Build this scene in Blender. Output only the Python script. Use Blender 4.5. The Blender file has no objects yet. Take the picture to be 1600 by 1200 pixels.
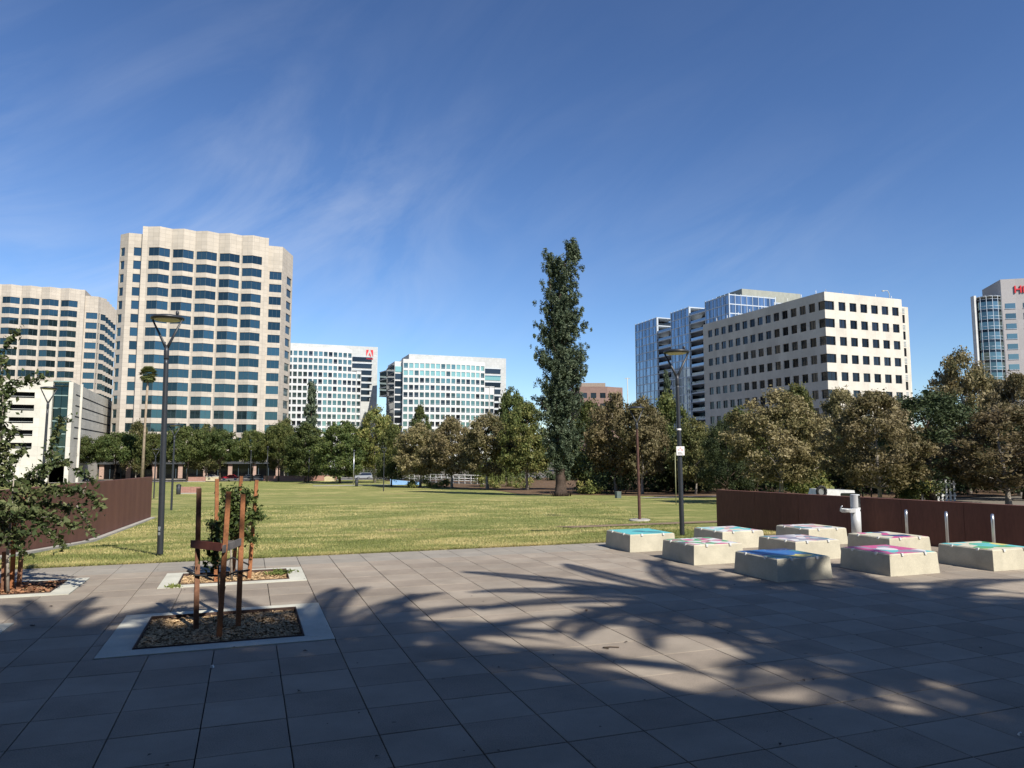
import bpy, bmesh, math, random
import numpy as np
from mathutils import Vector, Matrix

# ------------------------------------------------------------------ camera, sky, sun, exposure
S = bpy.context.scene
COL = S.collection
FPX, EYE, PITCH = 1137.0, 2.6, math.atan(110 / 1137.0)
cam_d = bpy.data.cameras.new('camera'); cam = bpy.data.objects.new('camera', cam_d); COL.objects.link(cam)
cam.location = (0, 0, EYE); cam.rotation_euler = (math.pi / 2 + PITCH, 0, 0)
cam_d.sensor_width = 36; cam_d.lens = 36 * FPX / 1600; cam_d.clip_end = 6000; cam_d.clip_start = .1
S.camera = cam
SUN_AZ, SUN_EL = math.radians(142), math.radians(42)      # azimuth clockwise from +Y
sun_d = bpy.data.lights.new('sun', 'SUN'); sun = bpy.data.objects.new('sun', sun_d); COL.objects.link(sun)
sdir = Vector((math.sin(SUN_AZ) * math.cos(SUN_EL), math.cos(SUN_AZ) * math.cos(SUN_EL), math.sin(SUN_EL)))
sun.rotation_euler = sdir.to_track_quat('Z', 'Y').to_euler(); sun.location = sdir * 60
sun_d.energy = 4.9; sun_d.angle = math.radians(.53); sun_d.color = (1, .945, .86)
W = bpy.data.worlds.new('World'); S.world = W; W.use_nodes = True
nt = W.node_tree; nt.nodes.clear()
def nn(t, ty, **k):
    n = t.nodes.new(ty)
    for a, b in k.items(): setattr(n, a, b)
    return n
wo = nn(nt, 'ShaderNodeOutputWorld'); bg = nn(nt, 'ShaderNodeBackground'); bg.inputs[1].default_value = .064
sky = nn(nt, 'ShaderNodeTexSky', sky_type='NISHITA', sun_disc=False, sun_elevation=SUN_EL, sun_rotation=SUN_AZ,
         altitude=0, air_density=1.0, dust_density=0.0, ozone_density=4.5)
gm = nn(nt, 'ShaderNodeGamma'); gm.inputs[1].default_value = 1.2
tc = nn(nt, 'ShaderNodeTexCoord'); sep = nn(nt, 'ShaderNodeSeparateXYZ'); nt.links.new(tc.outputs['Generated'], sep.inputs[0])
# cirrus: streaks through the dome that climb to the right, from noise on the sky direction
vr = nn(nt, 'ShaderNodeVectorRotate', rotation_type='Y_AXIS'); vr.inputs['Angle'].default_value = math.radians(36); nt.links.new(tc.outputs['Generated'], vr.inputs[0])
mp = nn(nt, 'ShaderNodeMapping'); mp.inputs['Scale'].default_value = (1.1, 1.3, 4.2); mp.inputs['Location'].default_value = (7.3, 3.4, 5.0); nt.links.new(vr.outputs[0], mp.inputs[0])
n1 = nn(nt, 'ShaderNodeTexNoise'); n1.inputs['Scale'].default_value = 2.1; n1.inputs['Detail'].default_value = 10; n1.inputs['Roughness'].default_value = .6; n1.inputs['Distortion'].default_value = 1.0
nt.links.new(mp.outputs[0], n1.inputs['Vector'])
n2 = nn(nt, 'ShaderNodeTexNoise'); n2.inputs['Scale'].default_value = 2.2; n2.inputs['Detail'].default_value = 4; nt.links.new(tc.outputs['Generated'], n2.inputs['Vector'])
r1 = nn(nt, 'ShaderNodeMapRange'); r1.inputs['From Min'].default_value = .40; r1.inputs['From Max'].default_value = .80
nt.links.new(n1.outputs[0], r1.inputs[0])
r2 = nn(nt, 'ShaderNodeMapRange'); r2.inputs['From Min'].default_value = .32; r2.inputs['From Max'].default_value = .6
nt.links.new(n2.outputs[0], r2.inputs[0])
# more cirrus away from the sun (to the left of the view), as real high cloud drifts
side = nn(nt, 'ShaderNodeMapRange'); side.inputs['From Min'].default_value = .55; side.inputs['From Max'].default_value = -.5
side.inputs['To Min'].default_value = .05; side.inputs['To Max'].default_value = 1
nt.links.new(sep.outputs[0], side.inputs[0])
m1 = nn(nt, 'ShaderNodeMath', operation='MULTIPLY'); m2 = nn(nt, 'ShaderNodeMath', operation='MULTIPLY'); m3 = nn(nt, 'ShaderNodeMath', operation='MULTIPLY'); m3.inputs[1].default_value = .5
nt.links.new(r1.outputs[0], m1.inputs[0]); nt.links.new(r2.outputs[0], m1.inputs[1])
low = nn(nt, 'ShaderNodeMapRange'); low.inputs['From Min'].default_value = .26; low.inputs['From Max'].default_value = .48; low.inputs['To Min'].default_value = 1; low.inputs['To Max'].default_value = .16
nt.links.new(sep.outputs[2], low.inputs[0]); m4 = nn(nt, 'ShaderNodeMath', operation='MULTIPLY'); nt.links.new(m1.outputs[0], m4.inputs[0]); nt.links.new(low.outputs[0], m4.inputs[1])
nt.links.new(m4.outputs[0], m2.inputs[0]); nt.links.new(side.outputs[0], m2.inputs[1]); nt.links.new(m2.outputs[0], m3.inputs[0])
mix = nn(nt, 'ShaderNodeMix', data_type='RGBA'); mix.inputs[7].default_value = (8.3, 8.8, 9.6, 1)
tint = nn(nt, 'ShaderNodeMix', data_type='RGBA', blend_type='MULTIPLY'); tint.inputs[0].default_value = 1; tint.inputs[7].default_value = (.86, .89, .97, 1)
nt.links.new(sky.outputs[0], gm.inputs[0]); nt.links.new(gm.outputs[0], tint.inputs[6]); nt.links.new(tint.outputs[2], mix.inputs[6])
nt.links.new(m3.outputs[0], mix.inputs[0]); nt.links.new(mix.outputs[2], bg.inputs[0]); nt.links.new(bg.outputs[0], wo.inputs[0])
S.view_settings.view_transform = 'Standard'; S.view_settings.look = 'None'; S.view_settings.gamma = 1
S.view_settings.exposure = .65; S.view_settings.use_curve_mapping = False
S.render.engine = 'CYCLES'
S.cycles.max_bounces = 6; S.cycles.diffuse_bounces = 3; S.cycles.glossy_bounces = 3; S.cycles.transmission_bounces = 4; S.cycles.transparent_max_bounces = 6

# ------------------------------------------------------------------ site geometry
TH = math.radians(19.8)                      # the city grid, turned against the view
A = (-math.sin(TH), math.cos(TH)); B = (math.cos(TH), math.sin(TH))
def xy(u, v): return (u * B[0] + v * A[0], u * B[1] + v * A[1])
def uvof(x, y): return (x * B[0] + y * B[1], x * A[0] + y * A[1])
ZV = [(-80, 0), (19.9, 0), (22, -.06), (25, -.27), (33, -.82), (48, -1.17), (57, -1.42), (78, -2.2), (120, -3.2), (220, -4.4), (420, -5), (3500, -6)]
def zg(x, y):
    v = uvof(x, y)[1]
    for (a, za), (b, zb) in zip(ZV, ZV[1:]):
        if v <= b: return za + (zb - za) * max(0, (v - a) / (b - a))
    return ZV[-1][1]
def ray(px, py):
    yu = 600 - py
    return (px - 800, FPX * math.cos(PITCH) - yu * math.sin(PITCH), FPX * math.sin(PITCH) + yu * math.cos(PITCH))
def at(px, py, d):
    r = ray(px, py); t = d / r[1]
    return Vector((r[0] * t, d, EYE + r[2] * t))
def gp(px, py, z=0.0):
    r = ray(px, py); t = (z - EYE) / r[2]
    return Vector((r[0] * t, r[1] * t, z))
def zat(py, d): return at(800, py, d).z
def on(px, d):                                # ground point under image column px at distance d
    x = at(px, 720, d).x
    return Vector((x, d, zg(x, d)))

# ------------------------------------------------------------------ helpers
def tag(o, label=None, cat=None, group=None, kind=None):
    if label: o['label'] = label
    if cat: o['category'] = cat
    if group: o['group'] = group
    if kind: o['kind'] = kind
    return o
def empty(name, loc=(0, 0, 0), rz=0):
    o = bpy.data.objects.new(name, None); COL.objects.link(o); o.location = loc; o.rotation_euler = (0, 0, rz); o.empty_display_size = .3
    return o
def link(name, mesh, parent=None, loc=None, rz=None):
    o = bpy.data.objects.new(name, mesh); COL.objects.link(o)
    if parent: o.parent = parent
    if loc is not None: o.location = loc
    if rz is not None: o.rotation_euler = (0, 0, rz)
    return o
def copy_tree(o, parent=None):
    c = o.copy(); COL.objects.link(c); c.parent = parent
    for ch in o.children: copy_tree(ch, c)
    return c
class MB:
    def __init__(s): s.v = []; s.f = []; s.m = []; s.uv = []; s.sm = []
    def face(s, pts, m=0, uv=None, smooth=False):
        b = len(s.v); s.v += [tuple(p) for p in pts]; s.f.append(tuple(range(b, b + len(pts)))); s.m.append(m)
        s.uv += uv if uv else [(p[0] + p[1], p[2]) for p in pts]; s.sm.append(smooth)
    def box(s, x0, y0, z0, x1, y1, z1, m=0, M=None, skip=''):
        c = [(x0, y0, z0), (x1, y0, z0), (x1, y1, z0), (x0, y1, z0), (x0, y0, z1), (x1, y0, z1), (x1, y1, z1), (x0, y1, z1)]
        s.hexa(c, m, M, skip)
    def hexa(s, c, m=0, M=None, skip=''):
        if M is not None: c = [tuple(M @ Vector(p)) for p in c]
        for k, q in (('b', (3, 2, 1, 0)), ('t', (4, 5, 6, 7)), ('f', (0, 1, 5, 4)), ('r', (1, 2, 6, 5)), ('k', (2, 3, 7, 6)), ('l', (3, 0, 4, 7))):
            if k not in skip: s.face([c[i] for i in q], m)
    def tube(s, pts, rad, n=8, m=0, caps=True, smooth=True, flat=1.0):
        pts = [Vector(p) for p in pts]
        if not hasattr(rad, '__len__'): rad = [rad] * len(pts)
        rings = []
        for i, p in enumerate(pts):
            d = (pts[min(i + 1, len(pts) - 1)] - pts[max(i - 1, 0)]).normalized()
            a = d.cross(Vector((.13, .97, .2)) if abs(d.y) < .9 else Vector((1, 0, 0))).normalized(); b = d.cross(a)
            base = len(s.v)
            for k in range(n):
                t = 2 * math.pi * k / n
                s.v.append(tuple(p + rad[i] * (math.cos(t) * a + math.sin(t) * flat * b)))
            rings.append(base)
        for i in range(len(rings) - 1):
            for k in range(n):
                q = (rings[i] + k, rings[i] + (k + 1) % n, rings[i + 1] + (k + 1) % n, rings[i + 1] + k)
                s.f.append(q); s.m.append(m); s.sm.append(smooth); s.uv += [(k / n, i), ((k + 1) / n, i), ((k + 1) / n, i + 1), (k / n, i + 1)]
        if caps:
            for r, o in ((rings[0], 0), (rings[-1], 1)):
                q = tuple(r + k for k in range(n)); q = q if o else q[::-1]
                s.f.append(q); s.m.append(m); s.sm.append(False); s.uv += [(0, 0)] * n
    def lathe(s, prof, n=16, m=0, c=(0, 0, 0), smooth=True):
        base = len(s.v)
        for r, z in prof:
            for k in range(n):
                t = 2 * math.pi * k / n; s.v.append((c[0] + r * math.cos(t), c[1] + r * math.sin(t), c[2] + z))
        for i in range(len(prof) - 1):
            for k in range(n):
                k2 = (k + 1) % n
                s.f.append((base + i * n + k, base + i * n + k2, base + (i + 1) * n + k2, base + (i + 1) * n + k)); s.m.append(m); s.sm.append(smooth)
                s.uv += [(k / n, i), ((k + 1) / n, i), ((k + 1) / n, i + 1), (k / n, i + 1)]
        for i, o in ((0, 1), (len(prof) - 1, 0)):
            if prof[i][0] > 1e-4:
                q = tuple(base + i * n + k for k in range(n)); q = q[::-1] if o else q
                s.f.append(q); s.m.append(m); s.sm.append(False); s.uv += [(0, 0)] * n
    def mesh(s, name, mats):
        me = bpy.data.meshes.new(name); me.from_pydata(s.v, [], s.f)
        for m in (mats if isinstance(mats, (list, tuple)) else [mats]): me.materials.append(m)
        me.polygons.foreach_set('material_index', s.m); me.polygons.foreach_set('use_smooth', s.sm)
        ul = me.uv_layers.new(name='UVMap'); ul.data.foreach_set('uv', np.array(s.uv, 'f').ravel())
        me.update(); return me
    def build(s, name, mats, parent=None, loc=None, rz=None):
        return link(name, s.mesh(name, mats), parent, loc, rz)

# ------------------------------------------------------------------ materials
MATS = {}
def mat(name, col, rough=.8, spec=.3, metal=0., var=.12, vscale=3., col2=None, bump=0., bscale=40., island=0., objr=0., panel=None, coords='pos', fine=0., trans=None, gum=False, stretch=0.):
    if name in MATS: return MATS[name]
    m = bpy.data.materials.new(name); MATS[name] = m; m.use_nodes = True; t = m.node_tree; L = t.links.new
    p = t.nodes['Principled BSDF']; p.inputs['Roughness'].default_value = rough; p.inputs['Specular IOR Level'].default_value = spec; p.inputs['Metallic'].default_value = metal
    geo = nn(t, 'ShaderNodeNewGeometry'); src = geo.outputs['Position']
    if coords == 'obj': src = nn(t, 'ShaderNodeTexCoord').outputs['Object']
    if stretch:
        ms_ = nn(t, 'ShaderNodeMapping'); ms_.inputs['Scale'].default_value = (1, 1, stretch); L(src, ms_.inputs[0]); src = ms_.outputs[0]
    n = nn(t, 'ShaderNodeTexNoise'); n.inputs['Scale'].default_value = vscale; n.inputs['Detail'].default_value = 6; n.inputs['Roughness'].default_value = .6; L(src, n.inputs['Vector'])
    c2 = col2 or tuple(c * (1 - 2.2 * var) for c in col)
    ra = nn(t, 'ShaderNodeMapRange'); ra.inputs['From Min'].default_value = .3; ra.inputs['From Max'].default_value = .7; L(n.outputs[0], ra.inputs[0])
    mi = nn(t, 'ShaderNodeMix', data_type='RGBA'); mi.inputs[6].default_value = (*[min(1, c * (1 + var * .4)) for c in col], 1); mi.inputs[7].default_value = (*c2, 1); L(ra.outputs[0], mi.inputs[0])
    out = mi.outputs[2]
    def scale_by(sock, amt, out):
        hs = nn(t, 'ShaderNodeHueSaturation'); mr = nn(t, 'ShaderNodeMapRange'); mr.inputs['To Min'].default_value = 1 - amt; mr.inputs['To Max'].default_value = 1 + amt
        L(sock, mr.inputs[0]); L(mr.outputs[0], hs.inputs['Value']); L(out, hs.inputs['Color']); return hs.outputs[0]
    if island: out = scale_by(geo.outputs['Random Per Island'], island, out)
    if objr: out = scale_by(nn(t, 'ShaderNodeObjectInfo').outputs['Random'], objr, out)
    if fine:
        nf = nn(t, 'ShaderNodeTexNoise'); nf.inputs['Scale'].default_value = bscale; nf.inputs['Detail'].default_value = 4; nf.inputs['Roughness'].default_value = .7; L(src, nf.inputs['Vector'])
        mf = nn(t, 'ShaderNodeMapRange'); mf.inputs['From Min'].default_value = .3; mf.inputs['From Max'].default_value = .7; L(nf.outputs[0], mf.inputs[0]); out = scale_by(mf.outputs[0], fine, out)
    if gum:                                    # old chewing gum spots and blotchy stains
        v_ = nn(t, 'ShaderNodeTexVoronoi'); v_.inputs['Scale'].default_value = 1.7; L(src, v_.inputs['Vector']); l_ = nn(t, 'ShaderNodeMapRange'); l_.inputs['From Min'].default_value = .035; l_.inputs['From Max'].default_value = .05; L(v_.outputs['Distance'], l_.inputs[0])
        q_ = nn(t, 'ShaderNodeTexNoise'); q_.inputs['Scale'].default_value = .33; q_.inputs['Detail'].default_value = 8; q_.inputs['Roughness'].default_value = .7; L(src, q_.inputs['Vector']); r_ = nn(t, 'ShaderNodeMapRange'); r_.inputs['From Min'].default_value = .40; r_.inputs['From Max'].default_value = .62; r_.inputs['To Min'].default_value = .80; r_.inputs['To Max'].default_value = 1.04; L(q_.outputs[0], r_.inputs[0])
        g_ = nn(t, 'ShaderNodeMapRange'); g_.inputs['To Min'].default_value = .62; L(l_.outputs[0], g_.inputs[0]); k_ = nn(t, 'ShaderNodeMath', operation='MULTIPLY'); L(g_.outputs[0], k_.inputs[0]); L(r_.outputs[0], k_.inputs[1])
        h_ = nn(t, 'ShaderNodeHueSaturation'); L(k_.outputs[0], h_.inputs['Value']); L(out, h_.inputs['Color']); out = h_.outputs[0]
    if panel:
        w, h, k = panel; uvn = nn(t, 'ShaderNodeUVMap'); br = nn(t, 'ShaderNodeTexBrick', offset=0.0)
        br.inputs['Scale'].default_value = 1; br.inputs['Brick Width'].default_value = w; br.inputs['Row Height'].default_value = h; br.inputs['Mortar Size'].default_value = .03
        br.inputs['Color1'].default_value = (1, 1, 1, 1); br.inputs['Color2'].default_value = (.88, .88, .88, 1); br.inputs['Mortar'].default_value = (k, k, k, 1)
        L(uvn.outputs[0], br.inputs['Vector']); mm = nn(t, 'ShaderNodeMix', data_type='RGBA', blend_type='MULTIPLY'); mm.inputs[0].default_value = 1; L(out, mm.inputs[6]); L(br.outputs[0], mm.inputs[7]); out = mm.outputs[2]
    L(out, p.inputs['Base Color'])
    if bump:
        nb = nn(t, 'ShaderNodeTexNoise'); nb.inputs['Scale'].default_value = bscale; nb.inputs['Detail'].default_value = 5; L(src, nb.inputs['Vector'])
        bu = nn(t, 'ShaderNodeBump'); bu.inputs['Strength'].default_value = bump; bu.inputs['Distance'].default_value = .02; L(nb.outputs[0], bu.inputs['Height']); L(bu.outputs[0], p.inputs['Normal'])
    if trans:
        tr = nn(t, 'ShaderNodeBsdfTranslucent'); ms = nn(t, 'ShaderNodeMixShader'); ms.inputs[0].default_value = trans
        L(out, tr.inputs[0]); L(p.outputs[0], ms.inputs[1]); L(tr.outputs[0], ms.inputs[2]); L(ms.outputs[0], t.nodes['Material Output'].inputs[0])
    return m
def leafmat(name, c1, c2, c3, scale=.5, trans=.25, gain=1.5):
    """leaf colour: ramp over a per-leaf random mixed with a slow noise, so twigs and branches differ."""
    m = bpy.data.materials.new(name); m.use_nodes = True; t = m.node_tree; L = t.links.new; p = t.nodes['Principled BSDF']
    geo = nn(t, 'ShaderNodeNewGeometry'); n = nn(t, 'ShaderNodeTexNoise'); n.inputs['Scale'].default_value = scale; n.inputs['Detail'].default_value = 3; L(geo.outputs['Position'], n.inputs['Vector'])
    a = nn(t, 'ShaderNodeMath', operation='MULTIPLY_ADD'); a.inputs[1].default_value = .55; L(geo.outputs['Random Per Island'], a.inputs[0])
    b = nn(t, 'ShaderNodeMath', operation='MULTIPLY_ADD'); b.inputs[1].default_value = gain; b.inputs[2].default_value = .23 - gain / 2; L(n.outputs[0], b.inputs[0]); L(b.outputs[0], a.inputs[2])
    cr = nn(t, 'ShaderNodeValToRGB'); cr.color_ramp.elements[0].color = (*c1, 1); cr.color_ramp.elements[0].position = .12; cr.color_ramp.elements[1].color = (*c3, 1); cr.color_ramp.elements[1].position = .9
    e = cr.color_ramp.elements.new(.5); e.color = (*c2, 1); L(a.outputs[0], cr.inputs[0])
    oi = nn(t, 'ShaderNodeObjectInfo'); hv = nn(t, 'ShaderNodeHueSaturation'); m1_ = nn(t, 'ShaderNodeMapRange'); m1_.inputs['To Min'].default_value = .78; m1_.inputs['To Max'].default_value = 1.22; L(oi.outputs['Random'], m1_.inputs[0]); L(m1_.outputs[0], hv.inputs['Value'])
    m2_ = nn(t, 'ShaderNodeMath', operation='MULTIPLY_ADD'); m2_.inputs[1].default_value = 7.31; L(oi.outputs['Random'], m2_.inputs[0]); m3_ = nn(t, 'ShaderNodeMath', operation='FRACT'); L(m2_.outputs[0], m3_.inputs[0]); m4_ = nn(t, 'ShaderNodeMapRange'); m4_.inputs['To Min'].default_value = .49; m4_.inputs['To Max'].default_value = .518; L(m3_.outputs[0], m4_.inputs[0]); L(m4_.outputs[0], hv.inputs['Hue'])
    L(cr.outputs[0], hv.inputs['Color']); cr = hv
    L(cr.outputs[0], p.inputs['Base Color']); p.inputs['Roughness'].default_value = .62; p.inputs['Specular IOR Level'].default_value = .25
    tr = nn(t, 'ShaderNodeBsdfTranslucent'); ms = nn(t, 'ShaderNodeMixShader'); ms.inputs[0].default_value = trans
    L(cr.outputs[0], tr.inputs[0]); L(p.outputs[0], ms.inputs[1]); L(tr.outputs[0], ms.inputs[2]); L(ms.outputs[0], t.nodes['Material Output'].inputs[0])
    return m
def glassmat(name, col, metal=.85, rough=.06, wav=.03, objr=.38, streak=0.):
    m = bpy.data.materials.new(name); m.use_nodes = True; t = m.node_tree; L = t.links.new; p = t.nodes['Principled BSDF']
    p.inputs['Metallic'].default_value = metal; p.inputs['Roughness'].default_value = rough
    hs = nn(t, 'ShaderNodeHueSaturation'); hs.inputs['Color'].default_value = (*col, 1); mr = nn(t, 'ShaderNodeMapRange'); mr.inputs['To Min'].default_value = 1 - objr; mr.inputs['To Max'].default_value = 1 + objr
    oi = nn(t, 'ShaderNodeObjectInfo'); geo = nn(t, 'ShaderNodeNewGeometry'); s_ = nn(t, 'ShaderNodeMath', operation='ADD'); fr = nn(t, 'ShaderNodeMath', operation='FRACT')
    L(oi.outputs['Random'], s_.inputs[0]); L(geo.outputs['Random Per Island'], s_.inputs[1]); L(s_.outputs[0], fr.inputs[0]); L(fr.outputs[0], mr.inputs[0]); L(mr.outputs[0], hs.inputs['Value']); L(hs.outputs[0], p.inputs['Base Color'])
    nb = nn(t, 'ShaderNodeTexNoise'); nb.inputs['Scale'].default_value = .6; L(geo.outputs['Position'], nb.inputs['Vector']); bu = nn(t, 'ShaderNodeBump'); bu.inputs['Strength'].default_value = wav; bu.inputs['Distance'].default_value = .3; L(nb.outputs[0], bu.inputs['Height']); L(bu.outputs[0], p.inputs['Normal'])
    MATS[name] = m; return m

STONE = mat('tower_stone', (.49, .435, .36), .85, .2, var=.06, vscale=.25, panel=(1.7, 1.25, .62))
WHITE = mat('white_panel', (.60, .60, .57), .7, .3, var=.04, vscale=.2, panel=(1.6, 1.3, .86))
GREYP = mat('grey_panel', (.47, .48, .46), .7, .3, var=.05, vscale=.2, panel=(1.6, 1.6, .72))
CREAM = mat('office_precast', (.60, .56, .475), .85, .2, var=.07, vscale=.3, fine=.05, bscale=2, panel=(3.0, 4.03, .8))
CONC = mat('garage_concrete', (.58, .55, .48), .85, .2, var=.08, vscale=.3, panel=(3.2, 2.2, .75))
DARKM = mat('dark_metal', (.03, .033, .037), .45, .5, var=.1, vscale=8)
FRAME = mat('pale_mullion', (.42, .47, .52), .5, .4, var=.04)
GL_T = glassmat('tower_glass', (.062, .115, .13))
GL_G = glassmat('green_glass', (.15, .225, .20), objr=.5)
GL_GB = glassmat('bright_green_glass', (.30, .50, .42), objr=.2, metal=.6)
GL_D = glassmat('dark_glass', (.045, .05, .055), objr=.55)
GL_B = glassmat('blue_glass', (.20, .26, .33), objr=.35)
GL_H = glassmat('hotel_glass', (.17, .23, .22), objr=.3)
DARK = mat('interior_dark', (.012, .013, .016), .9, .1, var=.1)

# ------------------------------------------------------------------ ground
def sheet(name, v0, v1, ul, ur, off, m, parent=None, nu=1, step=None):
    """draped strip between grid rows v0 and v1; ul/ur give the left and right edge at a row."""
    vs = sorted({v0, v1} | {a for a, _ in ZV if v0 < a < v1} | (set(np.arange(v0, v1, step)) if step else set()))
    ul = ul if callable(ul) else (lambda v, c=ul: c); ur = ur if callable(ur) else (lambda v, c=ur: c)
    b = MB(); rows = []
    for v in vs:
        rows.append([(*xy(ul(v) + (ur(v) - ul(v)) * k / nu, v), zg(*xy(0, v)) + off) for k in range(nu + 1)])
    for r0, r1 in zip(rows, rows[1:]):
        for k in range(nu): b.face([r0[k], r0[k + 1], r1[k + 1], r1[k]])
    o = b.build(name, m, parent); tag(o, kind='structure'); return o

def lawn_material():
    m = bpy.data.materials.new('lawn'); m.use_nodes = True; t = m.node_tree; L = t.links.new; p = t.nodes['Principled BSDF']; p.inputs['Roughness'].default_value = .95; p.inputs['Specular IOR Level'].default_value = .1
    geo = nn(t, 'ShaderNodeNewGeometry'); mp = nn(t, 'ShaderNodeMapping'); mp.inputs['Rotation'].default_value = (0, 0, -TH * .5); mp.inputs['Scale'].default_value = (.45, 1, 1); L(geo.outputs['Position'], mp.inputs[0])
    def noise(sc, det=5, ro=.6, src=mp.outputs[0]):
        n = nn(t, 'ShaderNodeTexNoise'); n.inputs['Scale'].default_value = sc; n.inputs['Detail'].default_value = det; n.inputs['Roughness'].default_value = ro; L(src, n.inputs['Vector']); return n.outputs[0]
    def ramp(s, a, b):
        r = nn(t, 'ShaderNodeMapRange', interpolation_type='SMOOTHSTEP'); r.inputs['From Min'].default_value = a; r.inputs['From Max'].default_value = b; L(s, r.inputs[0]); return r.outputs[0]
    def mixc(f, a, b):
        x = nn(t, 'ShaderNodeMix', data_type='RGBA'); L(f, x.inputs[0])
        for s, i in ((a, 6), (b, 7)):
            if isinstance(s, tuple): x.inputs[i].default_value = (*s, 1)
            else: L(s, x.inputs[i])
        return x.outputs[2]
    g = mixc(ramp(noise(1.6), .35, .65), (.155, .185, .055), (.30, .295, .11))
    g = mixc(ramp(noise(.2, 8, .72), .50, .60), g, (.47, .40, .17))
    g = mixc(ramp(noise(5, 4, .7), .56, .74), g, (.58, .48, .22))
    g = mixc(ramp(noise(.085, 7, .75), .57, .66), g, (.26, .18, .10))
    g = mixc(ramp(noise(22, 3, .7, geo.outputs['Position']), .35, .7), g, (.15, .165, .045))
    L(g, p.inputs['Base Color'])
    bu = nn(t, 'ShaderNodeBump'); bu.inputs['Strength'].default_value = .9; bu.inputs['Distance'].default_value = .06; L(noise(26, 4, .7, geo.outputs['Position']), bu.inputs['Height']); L(bu.outputs[0], p.inputs['Normal'])
    return m
LAWN = lawn_material()
MULCH = mat('mulch_soil', (.16, .105, .065), .95, .1, var=.25, vscale=1.3, fine=.4, bscale=9, bump=.8)
ASPH = mat('asphalt', (.075, .075, .08), .9, .2, var=.12, vscale=.5)
SIDEW = mat('sidewalk_concrete', (.36, .34, .31), .9, .2, var=.08, vscale=.8)
EARTH = mat('city_ground', (.17, .15, .12), .95, .1, var=.2, vscale=.03)
sheet('ground', -80, 3500, -2500, 2500, -.06, EARTH)
sheet('lawn', 19.72, 196, lambda v: -150 + 0 * v, lambda v: 33 + (v - 19.7) * .45, 0.0, LAWN, nu=24, step=6)
sheet('mulch_bed', 86, 196, lambda v: 34 + 1.5 * math.sin(v * .13), 190, .03, MULCH, nu=8, step=5)
sheet('riverside_mulch', 48, 86, lambda v: 50 - (v - 48) * .40 + 1.2 * math.sin(v * .35), 120, .026, MULCH, nu=8, step=4)
sheet('dirt_path', 28.5, 30.6, 13, 40, .03, mat('dirt', (.27, .20, .13), .95, .1, var=.25, vscale=1.5, fine=.3, bscale=9), nu=4)
sheet('park_path', 146, 150, 12, 33, .034, SIDEW, nu=4)
sheet('park_walk', 62, 63.6, 36, 60, .05, SIDEW, nu=4)
sheet('far_sidewalk', 196, 201, -230, 160, .12, SIDEW)
sheet('road', 201, 216, -260, 220, .0, ASPH)
sheet('road_centre_line', 208.3, 208.6, -260, 220, .02, mat('road_paint', (.6, .55, .3), .8))
sheet('building_forecourt', 216, 222, -230, 160, .12, SIDEW)

# plaza of rectangular slabs on the grid, cut round the tree pits
TU, TV, U0, V0 = .79, .7445, .44, 7.06
PITS = [(-1.78, 1.24, 10.79, 13.47, .40, .31), (-1.60, 1.228, 15.92, 17.83, .34, .26), (-6.1, -3.07, 15.86, 17.80, .36, .26), (-6.4, -3.32, 10.79, 13.47, .40, .31)]
TILE_A = mat('slab_light', (.315, .268, .212), .82, .25, var=.09, vscale=.7, fine=.16, bscale=85, objr=.035, island=.035, bump=.15, gum=True)
TILE_B = mat('slab_dark', (.290, .243, .192), .85, .22, var=.10, vscale=.7, fine=.24, bscale=70, objr=.035, island=.035, bump=.25, gum=True)
TILE_C = mat('slab_edge_grey', (.265, .24, .20), .85, .22, var=.09, vscale=1.1, fine=.18, bscale=85, objr=.05, island=.05)
JOINT = mat('joint_bed', (.03, .027, .025), .95, .1, var=.2, vscale=6)
b = MB(); c = [(*xy(u, v), z) for z in (-.055, -.028) for u, v in ((-28, -8), (34, -8), (34, 19.72), (-28, 19.72))]; b.hexa(c, 0)
plaza = b.build('plaza', JOINT); tag(plaza, kind='structure')
def cut(r, p):
    u0, u1, v0, v1 = r; a0, a1, c0, c1 = p[:4]
    if u1 <= a0 or u0 >= a1 or v1 <= c0 or v0 >= c1: return [r]
    out = []
    if v0 < c0: out.append((u0, u1, v0, c0)); v0 = c0
    if v1 > c1: out.append((u0, u1, c1, v1)); v1 = c1
    if u0 < a0: out.append((u0, a0, v0, v1))
    if u1 > a1: out.append((a1, u1, v0, v1))
    return out
rng = random.Random(4)
tiles = []
for i in range(-36, 44):
    for j in range(-20, 18):
        rs = [(U0 + i * TU, U0 + (i + 1) * TU, V0 + j * TV, min(V0 + (j + 1) * TV, 19.70))]
        if rs[0][3] - rs[0][2] < .05: continue
        for p in PITS: rs = [q for r in rs for q in cut(r, p)]
        for r in rs:
            if r[1] - r[0] < .06 or r[3] - r[2] < .06: continue
            cx, cy = xy((r[0] + r[1]) / 2, (r[2] + r[3]) / 2)
            vis = cy > 5.6 and abs(cx) < cy * .72 + .6
            full = abs((r[1] - r[0]) - TU) < 1e-6 and abs((r[3] - r[2]) - TV) < 1e-6
            m = 2 if r[3] > 18.95 else (i + j) % 2
            tiles.append((0 if vis else 1, cx * cx + cy * cy, r, m, full, cx, cy))
tiles.sort(key=lambda t: (t[0], t[1]))
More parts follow.
